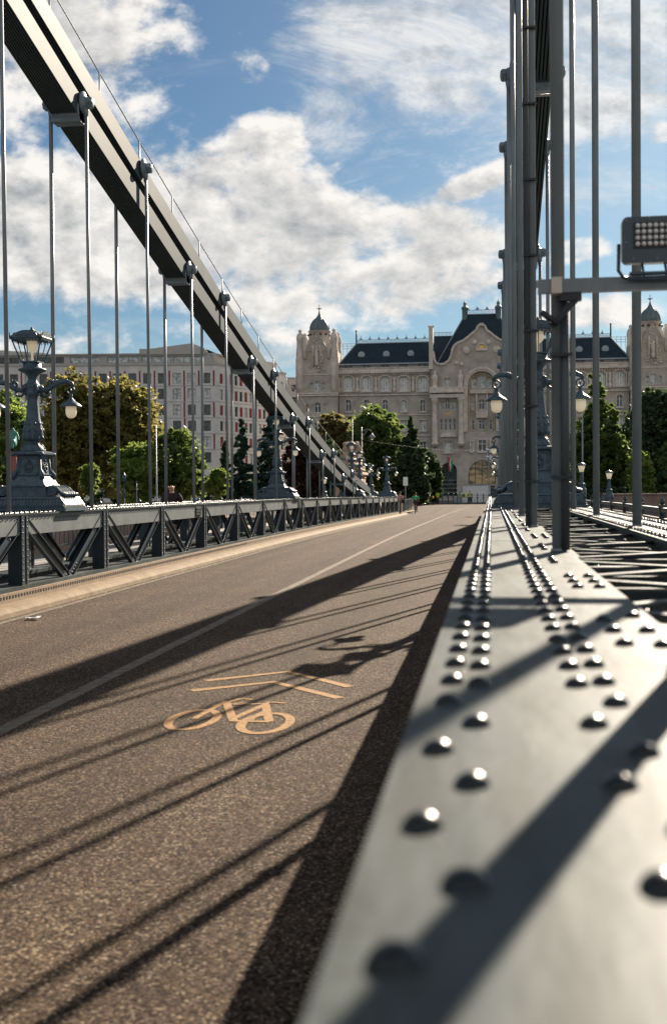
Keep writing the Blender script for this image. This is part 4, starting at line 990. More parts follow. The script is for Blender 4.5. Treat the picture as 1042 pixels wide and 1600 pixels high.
# everything inside the great niche belongs to a recessed wall
nic = (U(733)-U(xc), -(U(733)-U(xc)), H(675, 754), H(581, 754), True)
vG = H(572, 754)
mb = MB(); wall_skin(mb, FP, -hw, hw, vBase, vG, ops+[nic], 1.0)
mb.build('pavilion_wall', M['stone'], pal)
for o in ops: window(pal, FP, o, .5, 'dframe' if o[5] == 'reflection_glass' or (o[1]-o[0]) > 2.4 else 'wframe', o[5], o[6], o[7], .10)
ni = MB(); FN = frame((AX, PY-.2), 1, 0, 0, -1); nops = []
def nn_(px0, px1, yb, yt, arch=False, g='glass', nu=2):
    w = (U(px1)-U(px0))/2; cc = (U(px0)+U(px1))/2 - U(xc); nops.append((cc-w, cc+w, H(yb, 754), H(yt, 754), arch, g, nu))
nn_(749, 760, 606, 588, False, 'glass2', 2); nn_(739, 746.5, 606, 591, True, 'glass2', 1); nn_(762.5, 770, 606, 591, True, 'glass2', 1)
nn_(749.5, 759, 640, 624, True, 'glass', 2); nn_(738.5, 743, 640.5, 628, False, 'glass2', 1); nn_(766, 770.5, 640.5, 628, False, 'glass2', 1)
nn_(749.5, 759, 671, 656, False, 'glass', 2); nn_(738.5, 743, 671.5, 656, False, 'glass', 1); nn_(766, 770.5, 671.5, 656, False, 'glass', 1)
wall_skin(ni, FN, nic[0], nic[1], nic[2], nic[3], nops, .3); ni.build('niche_wall', M['stone'], pal)
for o in nops: window(pal, FN, o, .3, 'wframe', o[5], o[6], 2, .08)
lowops = []
for (a_, b_, yb, yt) in ((748.5, 761.5, 706, 687.5), (737, 741, 706, 690), (768, 772, 706, 690)):
    w = (U(b_)-U(a_))/2; cc = (U(a_)+U(b_))/2-U(xc); lowops.append((cc-w, cc+w, H(yb, 754), H(yt, 754)))
tr = MB()
for o in lowops:     # bay windows proud of the wall
    fbox(tr, FP, o[0]-.15, o[1]+.15, o[3], o[3]+.2, 0, .3); fbox(tr, FP, o[0]-.15, o[1]+.15, o[2]-.2, o[2], 0, .3); fbox(tr, FP, o[0]-.16, o[0], o[2], o[3], 0, .25); fbox(tr, FP, o[1], o[1]+.16, o[2], o[3], 0, .25)
FW = frame((AX, PY-1.2-.36), 1, 0, 0, -1)
for o in lowops: window(pal, FW, o, .34, 'wframe', 'glass', 2, 2, .08)
# arch rings round the niche, gold mosaic line
c0 = 0; ra = nic[1]; sp_ = nic[3]-ra
gold = MB()
for k in range(20):
    t0, t1 = pi*k/20, pi*(k+1)/20
    for r0, r1, d in ((ra+.02, ra+.35, .22), (ra+.35, ra+.75, .38)):
        tr.prism([(r0*cos(t0), sp_+r0*sin(t0)), (r1*cos(t0), sp_+r1*sin(t0)), (r1*cos(t1), sp_+r1*sin(t1)), (r0*cos(t1), sp_+r0*sin(t1))], FP, 0, d)
    if k % 2 == 0:
        r0, r1 = ra-.28, ra-.12; gold.prism([(r0*cos(t0), sp_+r0*sin(t0)), (r1*cos(t0), sp_+r1*sin(t0)), (r1*cos(t1), sp_+r1*sin(t1)), (r0*cos(t1), sp_+r0*sin(t1))], FN, 0, .05)
for q in (-1, 1):
    for k in range(18): v = sp_-.4-k*.5; fbox(gold, FN, q*(ra-.2)-.06, q*(ra-.2)+.06, v-.12, v+.12, 0, .05)
    fbox(tr, FP, q*(ra+.2)-.15, q*(ra+.2)+.15, H(675,754), sp_, 0, .22); fbox(tr, FP, q*(ra+.55)-.2, q*(ra+.55)+.2, H(675,754), sp_, 0, .38)
    for vv_ in (H(600),):
        for k in range(10): fbox(gold, FP, q*(ra+1.6)-.06+.0, q*(ra+1.6)+.06, H(590)+.0+k*.45, H(590)+.2+k*.45, 0, .04)
fbox(tr, FN, nic[0]+.3, nic[1]-.3, H(615,754), H(609,754), 0, .6); fbox(tr, FN, -1.0, 1.0, H(653,754), H(643,754), 0, .7); fbox(tr, FN, nic[0], nic[1], H(683,754)+.4, H(676,754), 0, .9)
for q in (-1, 1): fbox(tr, FN, q*.9-.12, q*.9+.12, H(643,754), H(615,754), 0, .4)
# side bays: giant columns, balustrade, statues, cartouches, mullion band
for q in (-1, 1):
    for px in (679.5, 720):
        c = -q*U(px)*-1 if q > 0 else U(px)
        c = U(px)*(-q) if q > 0 else U(px)
        x_, y_ = AX+c, PY-1.2-.45
        tr.lathe((x_, y_, 0), [(.62, H(697)), (.62, H(694)), (.48, H(693)), (.46, H(680)), (.42, H(640)), (.40, H(632)), (.55, H(629)), (.66, H(626)), (.66, H(625))], 14)
        for k in range(4): tr.lathe((x_, y_, H(697)), [(.001,-.6),(.3,-.35),(.6,0)], 12)
    cA, cB = sorted((-q*U(672)*-1 if False else (U(672) if q < 0 else -U(672)), (U(724) if q < 0 else -U(724))))
    fbox(tr, FP, cA, cB, H(624.5), H(619), 0, .9); fbox(tr, FP, cA-.1, cB+.1, H(617), H(615), 0, 1.2); fbox(tr, FP, cA, cB, H(615)+.0, H(608), .7, .95)
    for px in (680, 719.5):            # statues on the balustrade
        c = U(px) if q < 0 else -U(px)
        tr.lathe((AX+c, PY-1.2-.5, H(610)), [(.5,-.3),(.5,.3),(.38,.4),(.42,1.0),(.5,1.6),(.48,2.1),(.3,2.4),(.2,2.5),(.26,2.7),(.22,2.95),(.05,3.1)], 8)
    cm_ = (U(700) if q < 0 else -U(700))
    pts = [(cm_-1.4, H(683)), (cm_-1.1, H(680)), (cm_, H(677)), (cm_+1.1, H(680)), (cm_+1.4, H(683)), (cm_+1.4, H(684.5)), (cm_-1.4, H(684.5))]
    tr.prism(pts, FP, 0, .45)
    for k in range(8): fbox(gold, FP, cm_-.35+.1*k if False else cm_-.5+.14*k, cm_-.44+.14*k, H(651.5), H(646), 0, .05)
    fbox(tr, FP, cm_-.9, cm_+.9, H(710.5), H(708.5), 0, .35)
    for k in range(5): fbox(tr, FP, (cm_-1.6)+.8*k-.1, (cm_-1.6)+.8*k+.1, H(615)-.75, H(617)-.02, 0, .5)
for k in range(5): fbox(tr, FP, -hw, hw, .3+.7*k, .34+.7*k, 0, .05)
tr.build('pavilion_trim', M['stone2'], pal); gold.build('mosaic', M['gold'], pal)['kind'] = 'stuff'
# curved gable
g5 = [(280,600),(282,482),(298,500),(306,560),(318,588),(345,600),(382,598),(415,575),(436,535),(444,490),(456,462),(480,440),(530,420),(572,390),(600,366),(628,345),(640,322),(645,308),(670,303)]
gl = [(U(620+a/5, 450+b/5) - U(620+671/5, 450+b/5), H(450+b/5, 700)) for a, b in g5]
pts = gl + [(-a, b) for a, b in gl[::-1][1:]]
gm = MB()
for i in range(len(pts)-1):       # strips down to the wall head
    (a, b), (c, d) = pts[i], pts[i+1]
    if abs(c-a) < 1e-4: continue
    vs = [FP(a,vG,0),FP(c,vG,0),FP(c,d,0),FP(a,b,0),FP(a,vG,-.8),FP(c,vG,-.8),FP(c,d,-.8),FP(a,b,-.8)]
    gm.add(vs, [(0,1,2,3),(7,6,5,4),(3,2,6,7)])
gm.build('gable', M['stone'], pal)
gt = MB()
for i in range(2, len(pts)-3): gt.beam(FP(pts[i][0], pts[i][1], -.1), FP(pts[i+1][0], pts[i+1][1], -.1), .34, 1.1, (0,1,0)) if False else gt.beam(Vector(FP(pts[i][0], pts[i][1], -.3)), Vector(FP(pts[i+1][0], pts[i+1][1], -.3)), 1.3, .36)
fbox(gt, FP, -.35, .35, H(511,754), H(509.5,754)+.35, -.8, .3)
for q in (-1, 1):
    fbox(gt, FP, q*hw-.35, q*hw+.35, vG-.5, H(513), -1.6, .3); gt.taper((AX+q*hw, PY-.6), H(513), H(511), .5, .9, .2, .4)
    for k in range(2): gt.lathe(FP(q*(3.4+.9*k), vG+.3+.25*sin(k*2), 0), [(.001,.15),(.35,.1),(.4,0)] if False else [(.4,0),(.35,-.12),(.001,-.2)], 8, 'Y')
    gt.lathe(FP(q*2.6, H(548,754), 0), [(.7,0),(.6,-.15),(.001,-.22)], 10, 'Y'); gt.lathe(FP(q*1.2, H(536,754), 0), [(.5,0),(.4,-.15),(.001,-.22)], 10, 'Y')
v = H(546,754)
for k in range(12):
    t0, t1 = pi*k/12, pi*(k+1)/12; gt.prism([(.65*cos(t0), v+.75*sin(t0)),(.95*cos(t0), v+1.05*sin(t0)),(.95*cos(t1), v+1.05*sin(t1)),(.65*cos(t1), v+.75*sin(t1))], FP, 0, .3)
fbox(gt, FP, -1.0, 1.0, v-.35, v, 0, .35)
gt.build('gable_trim', M['stone2'], pal)
gd = MB(); gd.prism([(.55*cos(pi*k/8), v+.7*sin(pi*k/8)) for k in range(9)], FP, 0, .06); gd.build('gilded_relief', M['gold'], pal)
# steep main roof
vb = H(575, 754); vt = H(486, 754); xl = U(691)-U(xc); xt = U(728)-U(xc)
rf = MB(); vs = [FP(xl-1.2,vb,-1),FP(-xl+1.2,vb,-1),FP(-xt,vt,-5),FP(xt,vt,-5),FP(xl-1.2,vb,-14),FP(-xl+1.2,vb,-14),FP(-xt,vt,-10),FP(xt,vt,-10)]
rf.add(vs, [(0,1,2,3),(3,2,6,7),(7,6,5,4),(0,3,7,4),(1,5,6,2)])
roof = rf.build('roof', M['slate'], pal); rf = MB(); a2 = U(677); vr2 = H(524)
vs = [FP(a2,vb,-1.2),FP(-a2,vb,-1.2),FP(-a2,vr2,-4),FP(a2,vr2,-4),FP(a2,vb,-14),FP(-a2,vb,-14),FP(-a2,vr2,-10),FP(a2,vr2,-10)]
rf.add(vs, [(0,1,2,3),(3,2,6,7),(7,6,5,4),(0,3,7,4),(1,5,6,2)])
rf.build('roof', M['slate'], pal)
gt = MB()
for q in (-1, 1): gt.beam(FP(q*(-xl+1.2), vb, -.95), FP(q*-xt, vt, -4.95), .14, .14)
fbox(gt, FP, xt, -xt, vt, vt+.12, -5.1, -4.9); fbox(gt, FP, xt, -xt, vt+.75, vt+.83, -5.05, -4.98)
u = xt
while u < -xt: fbox(gt, FP, u-.04, u+.04, vt+.1, vt+.75, -5.05, -4.98); u += .24
u = xt+.5
while u < -xt: gt.prism([(u-.4,vt+.83),(u+.4,vt+.83),(u,vt+1.4)], FP, -5.05, -4.98); u += 1.7
for q in (-1, 1):
    u0_, u1_ = sorted((q*(-a2), q*(-U(706)+U(xc)*0))); 
    u = u0_
    while u < u1_: fbox(gt, FP, u-.04, u+.04, vr2, vr2+.6, -4.05, -3.98); u += .24
    fbox(gt, FP, u0_, u1_, vr2+.6, vr2+.68, -4.05, -3.98)
gt.build('crest', M['zinc'], roof)
for q in (-1, 1):
    c = MB(); c.lathe((AX+q*(-xt), PY-1.2+5, 0), [(.1, vt-1.6), (.45, vt-.9), (.5, vt-.6), (.5, vt+.9), (.62, vt+1.0), (.62, vt+1.25), (.4, vt+1.5), (.2, vt+1.6), (.3, vt+1.85), (.28, vt+2.1), (.08, vt+2.3), (.001, vt+2.7)], 10); c.build('chimney', M['copper'], roof)
# towers
def tower(sg):
    u0, u1 = U(466), U(529); 
    if sg > 0: u0, u1 = -u1, -u0
    c = (u0+u1)/2; FT = frame((AX, PY-1.6), 1, 0, 0, -1); dp = 7.0
    vS = H(548); ops = []
    def o(a, b, yb, yt, arch=False, g='glass', nu=2):
        w = (b-a)/2/8.95; cc = c+((a+b)/2-498)/8.95; ops.append((cc-w, cc+w, H(yb), H(yt), arch, g, nu))
    o(494, 504, 610, 594, True, 'glass2', 2); o(487, 492.5, 609, 597, True, 'glass2', 1); o(505.5, 511, 609, 597, True, 'glass2', 1)
    o(493.5, 504, 644, 628, True); o(480, 484, 643, 630, False, 'glass', 1); o(508, 512, 643, 630, False, 'glass2', 1)
    o(493, 505, 675, 659, False); o(493, 505, 706, 690, False); o(493, 505, 740, 722, False)
    mb = MB(); wall_skin(mb, FT, u0, u1, vBase, vS, ops, .4)
    for (a, s_) in ((u0, 0), (u1, 1)): mb.add([FT(a,vBase,0),FT(a,vS,0),FT(a,vS,-dp),FT(a,vBase,-dp)], [(0,1,2,3) if s_ == 0 else (3,2,1,0)])
    # upper stage and gable front
    w2 = .62*(u1-u0)/2
    pts = [(c-w2, vS), (c-w2, H(545)), (c-w2*.75, H(541)), (c-w2*.45, H(530)), (c-.35, H(522)), (c, H(519)), (c+.35, H(522)), (c+w2*.45, H(530)), (c+w2*.75, H(541)), (c+w2, H(545)), (c+w2, vS)]
    mb.prism(pts, FT, -1.0, .1)
    mb.lathe((AX+c, PY+1.9, 0), [(2.6, vS-.5), (2.55, H(540)), (2.1, H(528)), (1.95, H(525)), (1.92, H(514)), (2.05, H(513.5)), (2.05, H(512.5))], 20)
    tw = mb.build('tower_wall', M['stone'], pal)
    for q in ops: window(pal, FT, q, .4, 'wframe', q[5], q[6], 2, .09)
    tt = MB()
    for yy in (617, 614): fbox(tt, FT, u0-.15, u1+.15, H(yy)-.12, H(yy)+.12, -.5, .35)
    fbox(tt, FT, u0, u1, H(584.5)-.08, H(584.5)+.08, 0, .12); fbox(tt, FT, u0-.1, u1+.1, H(650)-.1, H(650)+.1, 0, .2); fbox(tt, FT, u0, u1, H(682)-.1, H(682)+.1, 0, .15)
    for q in (-1, 1):
        for q2 in (0, 1):       # corner turrets
            xx = AX+c+q*(u1-u0)/2*.83; yy = PY-1.6+.55+q2*5.2
            tt.lathe((xx, yy, 0), [(.85, H(619)), (.85, H(560)), (.75, H(556)), (.72, H(545)), (.62, H(540)), (.62, H(531)), (.70, H(529)), (.66, H(524)), (.5, H(520)), (.25, H(518)), (.3, H(516.5)), (.36, H(515)), (.2, H(513)), (.001, H(512))], 8, ph=pi/8)
            tt.lathe((xx, yy-.75, 0), [(.15, H(612)), (.35, H(605)), (.35, H(590)), (.5, H(586)), (.35, H(580)), (.12, H(573)), (.001, H(571))], 8)
        tt.lathe((AX+c+q*w2*.95, PY-1.7, 0), [(.3, H(560)), (.3, H(545)), (.36, H(542)), (.3, H(534)), (.12, H(527)), (.001, H(524))], 8)
        tt.lathe((AX+c+q*.62, PY-1.7, 0), [(.18, H(572)), (.15, H(545)), (.22, H(542)), (.05, H(538))], 6)
    tt.lathe((AX+c, PY-1.75, 0), [(.3, H(571)), (.35, H(567)), (.25, H(560)), (.36, H(555)), (.3, H(550)), (.16, H(548)), (.2, H(546)), (.05, H(543))], 8)
    rnd = random.Random(3)
    for k in range(40):      # carved relief
        uu_ = c+rnd.uniform(-1.3, 1.3); v_ = rnd.uniform(H(582), H(526)); 
        if abs(uu_-c) > 1.5*(H(515)-v_)/(H(515)-H(582))+.3: continue
        tt.lathe(FT(uu_, v_, .1), [(rnd.uniform(.12,.28),0),(.1,-.14),(.001,-.16)], 6, 'Y')
    tt.build('tower_trim', M['stone2'], pal)
    gg = MB()
    for q in (-1, 1):
        for k in range(9): v_ = H(612)+k*.42; fbox(gg, FT, c+q*(u1-u0)/2*.83-.1, c+q*(u1-u0)/2*.83+.1, v_, v_+.25, .18, .24) if k < 6 else None
        for k in range(10): v_ = H(575)+k*.35; fbox(gg, FT, c+q*.78-.05, c+q*.78+.05, v_, v_+.18, .1, .16)
    gg.build('mosaic', M['gold'], pal)['kind'] = 'stuff'
    dk = MB()
    for k in range(12): t = 2*pi*k/12+pi/12; dk.lathe((AX+c+1.93*cos(t), PY+1.9+1.93*sin(t), H(519)), [(.001,-.22),(.26,-.12),(.28,.05),(.001,.22)], 8)
    dk.build('drum_opening', M['dframe'], pal)
    dm = MB(); b0 = H(512.5)
    dm.lathe((AX+c, PY+1.9, b0), [(1.68,0),(1.75,.25),(1.72,.7),(1.55,1.25),(1.25,1.75),(.85,2.15),(.5,2.5),(.28,2.9),(.14,3.3),(.06,3.7),(.05,4.6),(.001,4.9)], 24)
    for k in range(12):
        t = 2*pi*k/12
        dm.tube([(AX+c+r_*cos(t), PY+1.9+r_*sin(t), b0+z_) for r_, z_ in ((1.70,.1),(1.76,.3),(1.73,.72),(1.56,1.27),(1.26,1.77),(.86,2.17))], .05, 5)
    d = dm.build('dome', M['copper'], pal)
    fn = MB(); fbox(fn, frame((AX, PY+1.9), 1, 0, 0, -1), c-.42, c+.42, b0+3.95, b0+4.08, -.06, .06); fn.lathe((AX+c, PY+1.9, b0+3.95), [(.001,-.2),(.2,0),(.001,.2)], 8); fn.build('finial', M['slate'], d)
M['slate2'] = mat('grey_roof_metal', (.14,.17,.20), .5, .2)
tower(-1); tower(1)
mb = MB(); fbox(mb, F0, U(470), -U(470), vBase, vCor-.5, -14, -.9)
mb.build('core_wall', M['stone'], pal)
# ------------------------------------------------------------------ modern hotel
DH = 220.0; sc = FPX/DH
hc = atD(341, 763, DH); yh = 766.0
ur = (cos(PSI), sin(PSI)); FH = frame((hc.x, hc.y), ur[0], ur[1], sin(PSI), -cos(PSI))
hot = thing('hotel_building', 'modern pale stone hotel block with dark red panels and glass penthouse', 'building', (hc.x, hc.y, -.45))
hu = lambda px: (px-341)/sc
hv = lambda py: 1.75+(yh-py)/sc
RH = random.Random(8)
ops = []; red = []
cols = [hu(160+z/3.256) for z in (385, 535)]
allc = []
k = 0; x = 535.0
while hu(160+x/3.256) > -48: allc.append(hu(160+x/3.256)); x -= 75.0
for j, zy in enumerate((232, 311, 393, 474, 554, 635)):
    v1 = hv(520+(zy-26)/3.256); v0 = hv(520+(zy+27)/3.256)
    for i, c in enumerate(allc): ops.append((c-.78, c+.78, v0, v1))
top = hv(571); vb = -.45
mb = MB(); wall_skin(mb, FH, hu(-45), 0, vb, top, ops, .3)
SA = radians(23.0); sd_ = (sin(SA), cos(SA)); FS = frame((hc.x, hc.y), sd_[0], sd_[1], cos(SA), -sin(SA)); SLEN = 24.0
sops = []; kinds = []
for j, zy in enumerate((232, 313, 394, 474, 554, 635)):
    v1 = hv(520+(zy-24)/3.256); v0 = hv(520+(zy+27)/3.256)
    for i in range(14):
        u = 1.4+1.63*i; sops.append((u-.5, u+.5, v0, v1)); kinds.append((i+j) % 2 == 0)
wall_skin(mb, FS, 0, SLEN, vb, top, sops, .3)
mb.build('wall', M['hotel'], hot)
for o in ops: window(hot, FH, o, .3, 'dframe', RH.choice(['glass', 'glass2', 'glass']), 2, 1, .05)
rp = MB()
for o, kd in zip(sops, kinds):
    if kd: rp = MB(); fbox(rp, FS, o[0], o[1], o[2], o[3], -.25, -.12); rp.build('red_panel', M['redpanel'], hot)
    else: window(hot, FS, o, .3, 'dframe', RH.choice(['glass', 'glass2']), 1, 1, .06)
for j in range(6):
    for i, c in enumerate(allc):
        if (i+j) % 2 == 0 or j == 0 and i % 2: 
            zy = (232, 311, 393, 474, 554, 635)[j]; d = .78+.62
            rp = MB(); fbox(rp, FH, c+(-d-.12 if j % 2 else d-.12), c+(-d+.18 if j % 2 else d+.18), hv(520+(zy+38)/3.256), hv(520+(zy-38)/3.256), .0, .03); rp.build('red_panel', M['redpanel'], hot)
bd = MB()
for zy in (271, 352, 434, 515, 595):
    v = hv(520+zy/3.256); fbox(bd, FH, hu(-45), .05, v-.05, v+.05, 0, .06); fbox(bd, FS, 0, SLEN, v-.05, v+.05, 0, .06)
bd.build('floor_joint', M['zinc'], hot)
cp = MB(); fbox(cp, FH, hu(-45), .3, top, top+.45, -12, .25); fbox(cp, FS, .3, SLEN, top, top+.45, -12, .25); cp.build('parapet', M['hotelband'], hot)
ph = MB(); pv0 = top+.45; pv1 = hv(553)
pops = []
for a, b in ((-48, 30), (50, 100), (110, 155), (168, 217), (222, 268), (272, 318)): pops.append((hu(a), hu(b), pv0+.25, pv1-.35))
FHp = frame((hc.x+sin(PSI)*-1.6, hc.y+cos(PSI)*1.6), ur[0], ur[1], sin(PSI), -cos(PSI))
wall_skin(ph, FHp, hu(-50), hu(320), pv0, pv1, pops, .3)
fbox(ph, FHp, hu(-50), hu(220), pv1, pv1+.25, -10, .5); fbox(ph, FHp, hu(219), hu(322), pv1+.0, pv1+1.1, -10, .5)
ph.prism([(hu(320), pv0), (hu(338), pv0), (hu(322), pv1+1.1), (hu(320), pv1+1.1)], FHp, -10, 0)
ph.build('penthouse', M['hotelband'], hot)
for o in pops: window(hot, FHp, o, .3, 'dframe', RH.choice(['glass', 'glass2', 'glass2']), max(2, int((o[1]-o[0])/1.6)), 1, .06)
rf = MB(); rf.prism([(hu(219), pv1+1.1), (hu(322), pv1+1.1), (hu(352), pv1-.4), (hu(300), pv1+2.3)], FHp, -14, -1.0); rf.build('roof', M['hotelband'], hot); rf = MB()
rf.prism([(hu(-50), pv1+.25), (hu(90), pv1+.25), (hu(60), pv1+.9), (hu(-20), pv1+1.6)], FHp, -14, -3); rf.build('roof', M['hotelband'], hot)
sk = MB(); fbox(sk, FS, 1, SLEN-1, pv0, pv1+.3, -8, -1.6); sk.build('penthouse', M['hotelband'], hot)
# distant cream building
c = atD(448, 600, 300); Fd = frame((c.x, c.y), ur[0], ur[1], sin(PSI), -cos(PSI)); s3 = FPX/300
db = thing('apartment_block', 'plain cream block far away between hotel and palace, only its top corner showing', 'building', (c.x, c.y, -.45))
mb = MB(); t = 1.75+(765-592)/s3; dops = [(-8+3.1*i, -6.6+3.1*i, t-3.4-3.3*j, t-1.6-3.3*j) for i in range(4) for j in range(7)]
wall_skin(mb, Fd, -9, 5.2, -.45, t, dops, .3); fbox(mb, Fd, -9, 5.2, -.45, t-.02, -12, -.6); fbox(mb, Fd, -9.2, 5.4, t, t+.3, -12, .2); mb.build('wall', M['hotelband'], db)
for o in dops: window(db, Fd, o, .3, 'dframe', 'glass', 2, 1, .08)
# ------------------------------------------------------------------ trees
def leaves(mb_v, mb_f, ells, n, leaf, rng, clump=.22, shell=.72, flat=1.0):
    tot = sum(e[3]*e[4]*e[5] for e in ells)**(1.0) or 1
    ws = [(e[3]*e[4]*e[5])**.67 for e in ells]; sw = sum(ws)
    for e, w_ in zip(ells, ws):
        cx_, cy_, cz_, rx, ry, rz = e
        m = int(n*w_/sw); nc = max(12, m//42); R = (rx+ry+rz)/3
        for c in range(nc):
            while True:
                d = Vector((rng.gauss(0,1), rng.gauss(0,1), rng.gauss(0,1)))
                if d.length > .1: break
            d.normalize(); q = shell+(1.06-shell)*rng.random() if rng.random() < .8 else rng.random()*shell
            if rng.random() < .12: q *= 1.1
            px_, py_, pz_ = cx_+d.x*rx*q, cy_+d.y*ry*q, cz_+d.z*rz*q
            cr = R*clump*rng.uniform(.5, 1.35)
            for k in range(m//nc):
                x = px_+rng.gauss(0, cr*.5); y = py_+rng.gauss(0, cr*.5); z = pz_+rng.gauss(0, cr*.42*flat)
                a = Vector((rng.gauss(0,1), rng.gauss(0,1), rng.gauss(0,.6))).normalized(); b = a.cross(Vector((rng.gauss(0,1), rng.gauss(0,1), rng.gauss(0,1)))).normalized()
                s_ = leaf*rng.uniform(.6, 1.3); i = len(mb_v)
                mb_v += [(x-a.x*s_, y-a.y*s_, z-a.z*s_), (x+b.x*s_*.55, y+b.y*s_*.55, z+b.z*s_*.55), (x+a.x*s_, y+a.y*s_, z+a.z*s_), (x-b.x*s_*.55, y-b.y*s_*.55, z-b.z*s_*.55)]
                mb_f.append((i, i+1, i+2, i+3))
TS = [100]
def tree(name, lab, pc, pw, pt, pb, D, m, shape='round', n=6000, cat='tree', leaf=None, ground=-.46, dx=0, ells=None, clump=.22):
    TS[0] += 1; rng = random.Random(TS[0]); k = FPX/D
    c = atD(pc, 763, D); topz = atD(pc, pt, D).z; botz = max(atD(pc, pb, D).z, ground+.3) if pb else ground+1
    w = pw/k/2; h = topz-botz; r = thing(name, lab, cat, (c.x, c.y, ground))
    leaf = leaf or .0020*D; n = int(n*2.3); w *= 1.12; clump *= .8
    E = []
    if ells is not None: E = [(c.x+a*w, c.y+b*w, botz+z_*h, rx*w, rx*w, rz*h) for a, b, z_, rx, rz in ells]
    elif shape == 'round':
        E = [(c.x, c.y, botz+h*.48, w*.82, w*.82, h*.47)]
        for i in range(9):
            a = 2*pi*i/9+rng.random(); q = rng.uniform(.38, .62); z_ = rng.uniform(.2, .78)
            E.append((c.x+cos(a)*w*q, c.y+sin(a)*w*q, botz+h*z_, w*.40, w*.40, h*.21))
        for i in range(3): E.append((c.x+rng.uniform(-.25,.25)*w, c.y+rng.uniform(-.3,.3)*w, botz+h*rng.uniform(.78,.86), w*.34, w*.34, h*.15))
    elif shape == 'cone':
        for i in range(9): q = i/8; E.append((c.x+rng.uniform(-.08,.08)*w, c.y, botz+h*(.08+.86*q), w*min(1, (1-q*.96)*1.45)**.85, w*min(1, (1-q*.96)*1.45)**.85, h*.085))
    elif shape == 'poplar':
        for i in range(8): q = i/7; rr_ = w*(.75+.25*sin(pi*min(1, q*1.5)))*(1-.72*max(0, q-.45)/.55); E.append((c.x+rng.uniform(-.12,.12)*w, c.y+rng.uniform(-.12,.12)*w, botz+h*(.08+.84*q), rr_*1.15, rr_*1.15, h*.13))
    elif shape == 'conifer':
        for i in range(11):
            q = i/10; rr_ = w*1.15*(1-q*.86)
            for j in range(3): a = rng.random()*6.28; E.append((c.x+cos(a)*rr_*.45, c.y+sin(a)*rr_*.45, botz+h*(.04+.92*q)-.02*h*j, rr_*.6, rr_*.6, h*.028))
    V = []; Fc = []; leaves(V, Fc, E, n, leaf, rng, clump=clump, flat=.7 if shape == 'conifer' else 1)
    me = bpy.data.meshes.new('crown'); me.from_pydata([(x-c.x, y-c.y, z-ground) for x, y, z in V], [], Fc); me.materials.append(M[m]); me.update()
    o = bpy.data.objects.new('crown', me); COL.objects.link(o); o.parent = r
    tk = MB(); tr_ = max(.07, w*.07); tk.tube([(c.x, c.y, ground-.2), (c.x+.03*w, c.y, ground+(botz-ground)*.6), (c.x, c.y, botz+h*.3), (c.x, c.y, botz+h*.75)], [tr_*1.3, tr_, tr_*.7, tr_*.2], 8)
    for i in range(5 if shape == 'round' else 0):
        a = 2*pi*i/5+.4; tk.tube([(c.x, c.y, botz+h*.12), (c.x+cos(a)*w*.3, c.y+sin(a)*w*.3, botz+h*.35), (c.x+cos(a)*w*.55, c.y+sin(a)*w*.55, botz+h*.6)], [tr_*.6, tr_*.4, tr_*.15], 6)
    tk.build('trunk', M['bark'], r); return r
G1 = 'left'
tree('plane_tree', 'big dark plane tree with yellowing top beside the nearest left lamp', 118, 120, 582, 778, 108, 'leafY', n=15000)
tree('plane_tree', 'big yellowing plane tree left of the modern hotel windows', 196, 128, 586, 778, 110, 'leafY', n=16000)
tree('plane_tree', 'yellow leaved tree at the left edge behind the bronze statue', 8, 90, 606, 770, 135, 'leafL', n=9000)
tree('plane_tree', 'dark leaved tree low at the left edge of the park', 50, 80, 660, 785, 125, 'leafD', n=6000)
tree('young_tree', 'small lone bright green tree between two left hanger rods', 141, 30, 724, 770, 88, 'leafL', n=1800)
tree('park_tree', 'fresh green tree before the hotel, tallest of the low ones', 276, 92, 668, 782, 98, 'leafG', n=9000)
tree('park_tree', 'loose light green tree under the big plane tree', 212, 80, 690, 790, 96, 'leafL', n=6500)
tree('round_bush', 'bright green rounded bush beneath the hotel corner', 338, 40, 733, 776, 98, 'leafL', n=3500, cat='bush')
tree('conifer', 'small dark conifer at the hotel corner', 352, 30, 688, 782, 118, 'leafD', 'conifer', n=3500)
tree('conifer', 'slender blue green conifer in front of the hotel side', 379, 44, 653, 784, 118, 'leafB', 'conifer', n=6500)
tree('conifer', 'broad blue green conifer behind the second left lamp', 421, 66, 650, 784, 122, 'leafB', 'conifer', n=9000)
tree('copper_tree', 'purple brown tree under the sloping chain', 476, 70, 672, 784, 125, 'leafR', n=6500)
tree('dark_tree', 'dark tree behind the chain foot, next to the copper tree', 517, 62, 690, 784, 128, 'leafD', n=5000)
tree('olive_tree', 'dull olive tree left of the bright green tree before the palace', 528, 66, 645, 780, 152, 'leafO', n=7500)
tree('lime_tree', 'bright green rounded tree in front of the palace wing', 586, 84, 632, 782, 146, 'leafG', n=13000)
tree('yew_tree', 'dark cone shaped tree in front of the palace wing', 642, 52, 652, 782, 142, 'leafD', 'cone', n=9500)
tree('dark_tree', 'low dark bushy tree beside the palace doorway', 676, 28, 704, 782, 150, 'leafD', n=4000)
tree('dark_tree', 'dark tree filling the gap behind the small end lamp', 606, 60, 700, 785, 150, 'leafD', n=5000)
tree('poplar', 'tall poplar with sunlit yellow green edge behind the right rods', 929, 62, 586, 782, 125, 'leafG', 'poplar', n=14000)
tree('poplar', 'shorter broad poplar touching the right side of the tall one', 958, 42, 632, 782, 122, 'leafG', 'poplar', n=7500)
tree('dark_tree', 'big dark tree at the right edge below the palace tower', 1035, 100, 600, 782, 112, 'leafD', n=13000)
tree('park_tree', 'yellow green lower tree at the right edge behind the brown wall', 1000, 46, 700, 785, 100, 'leafL', n=3500)
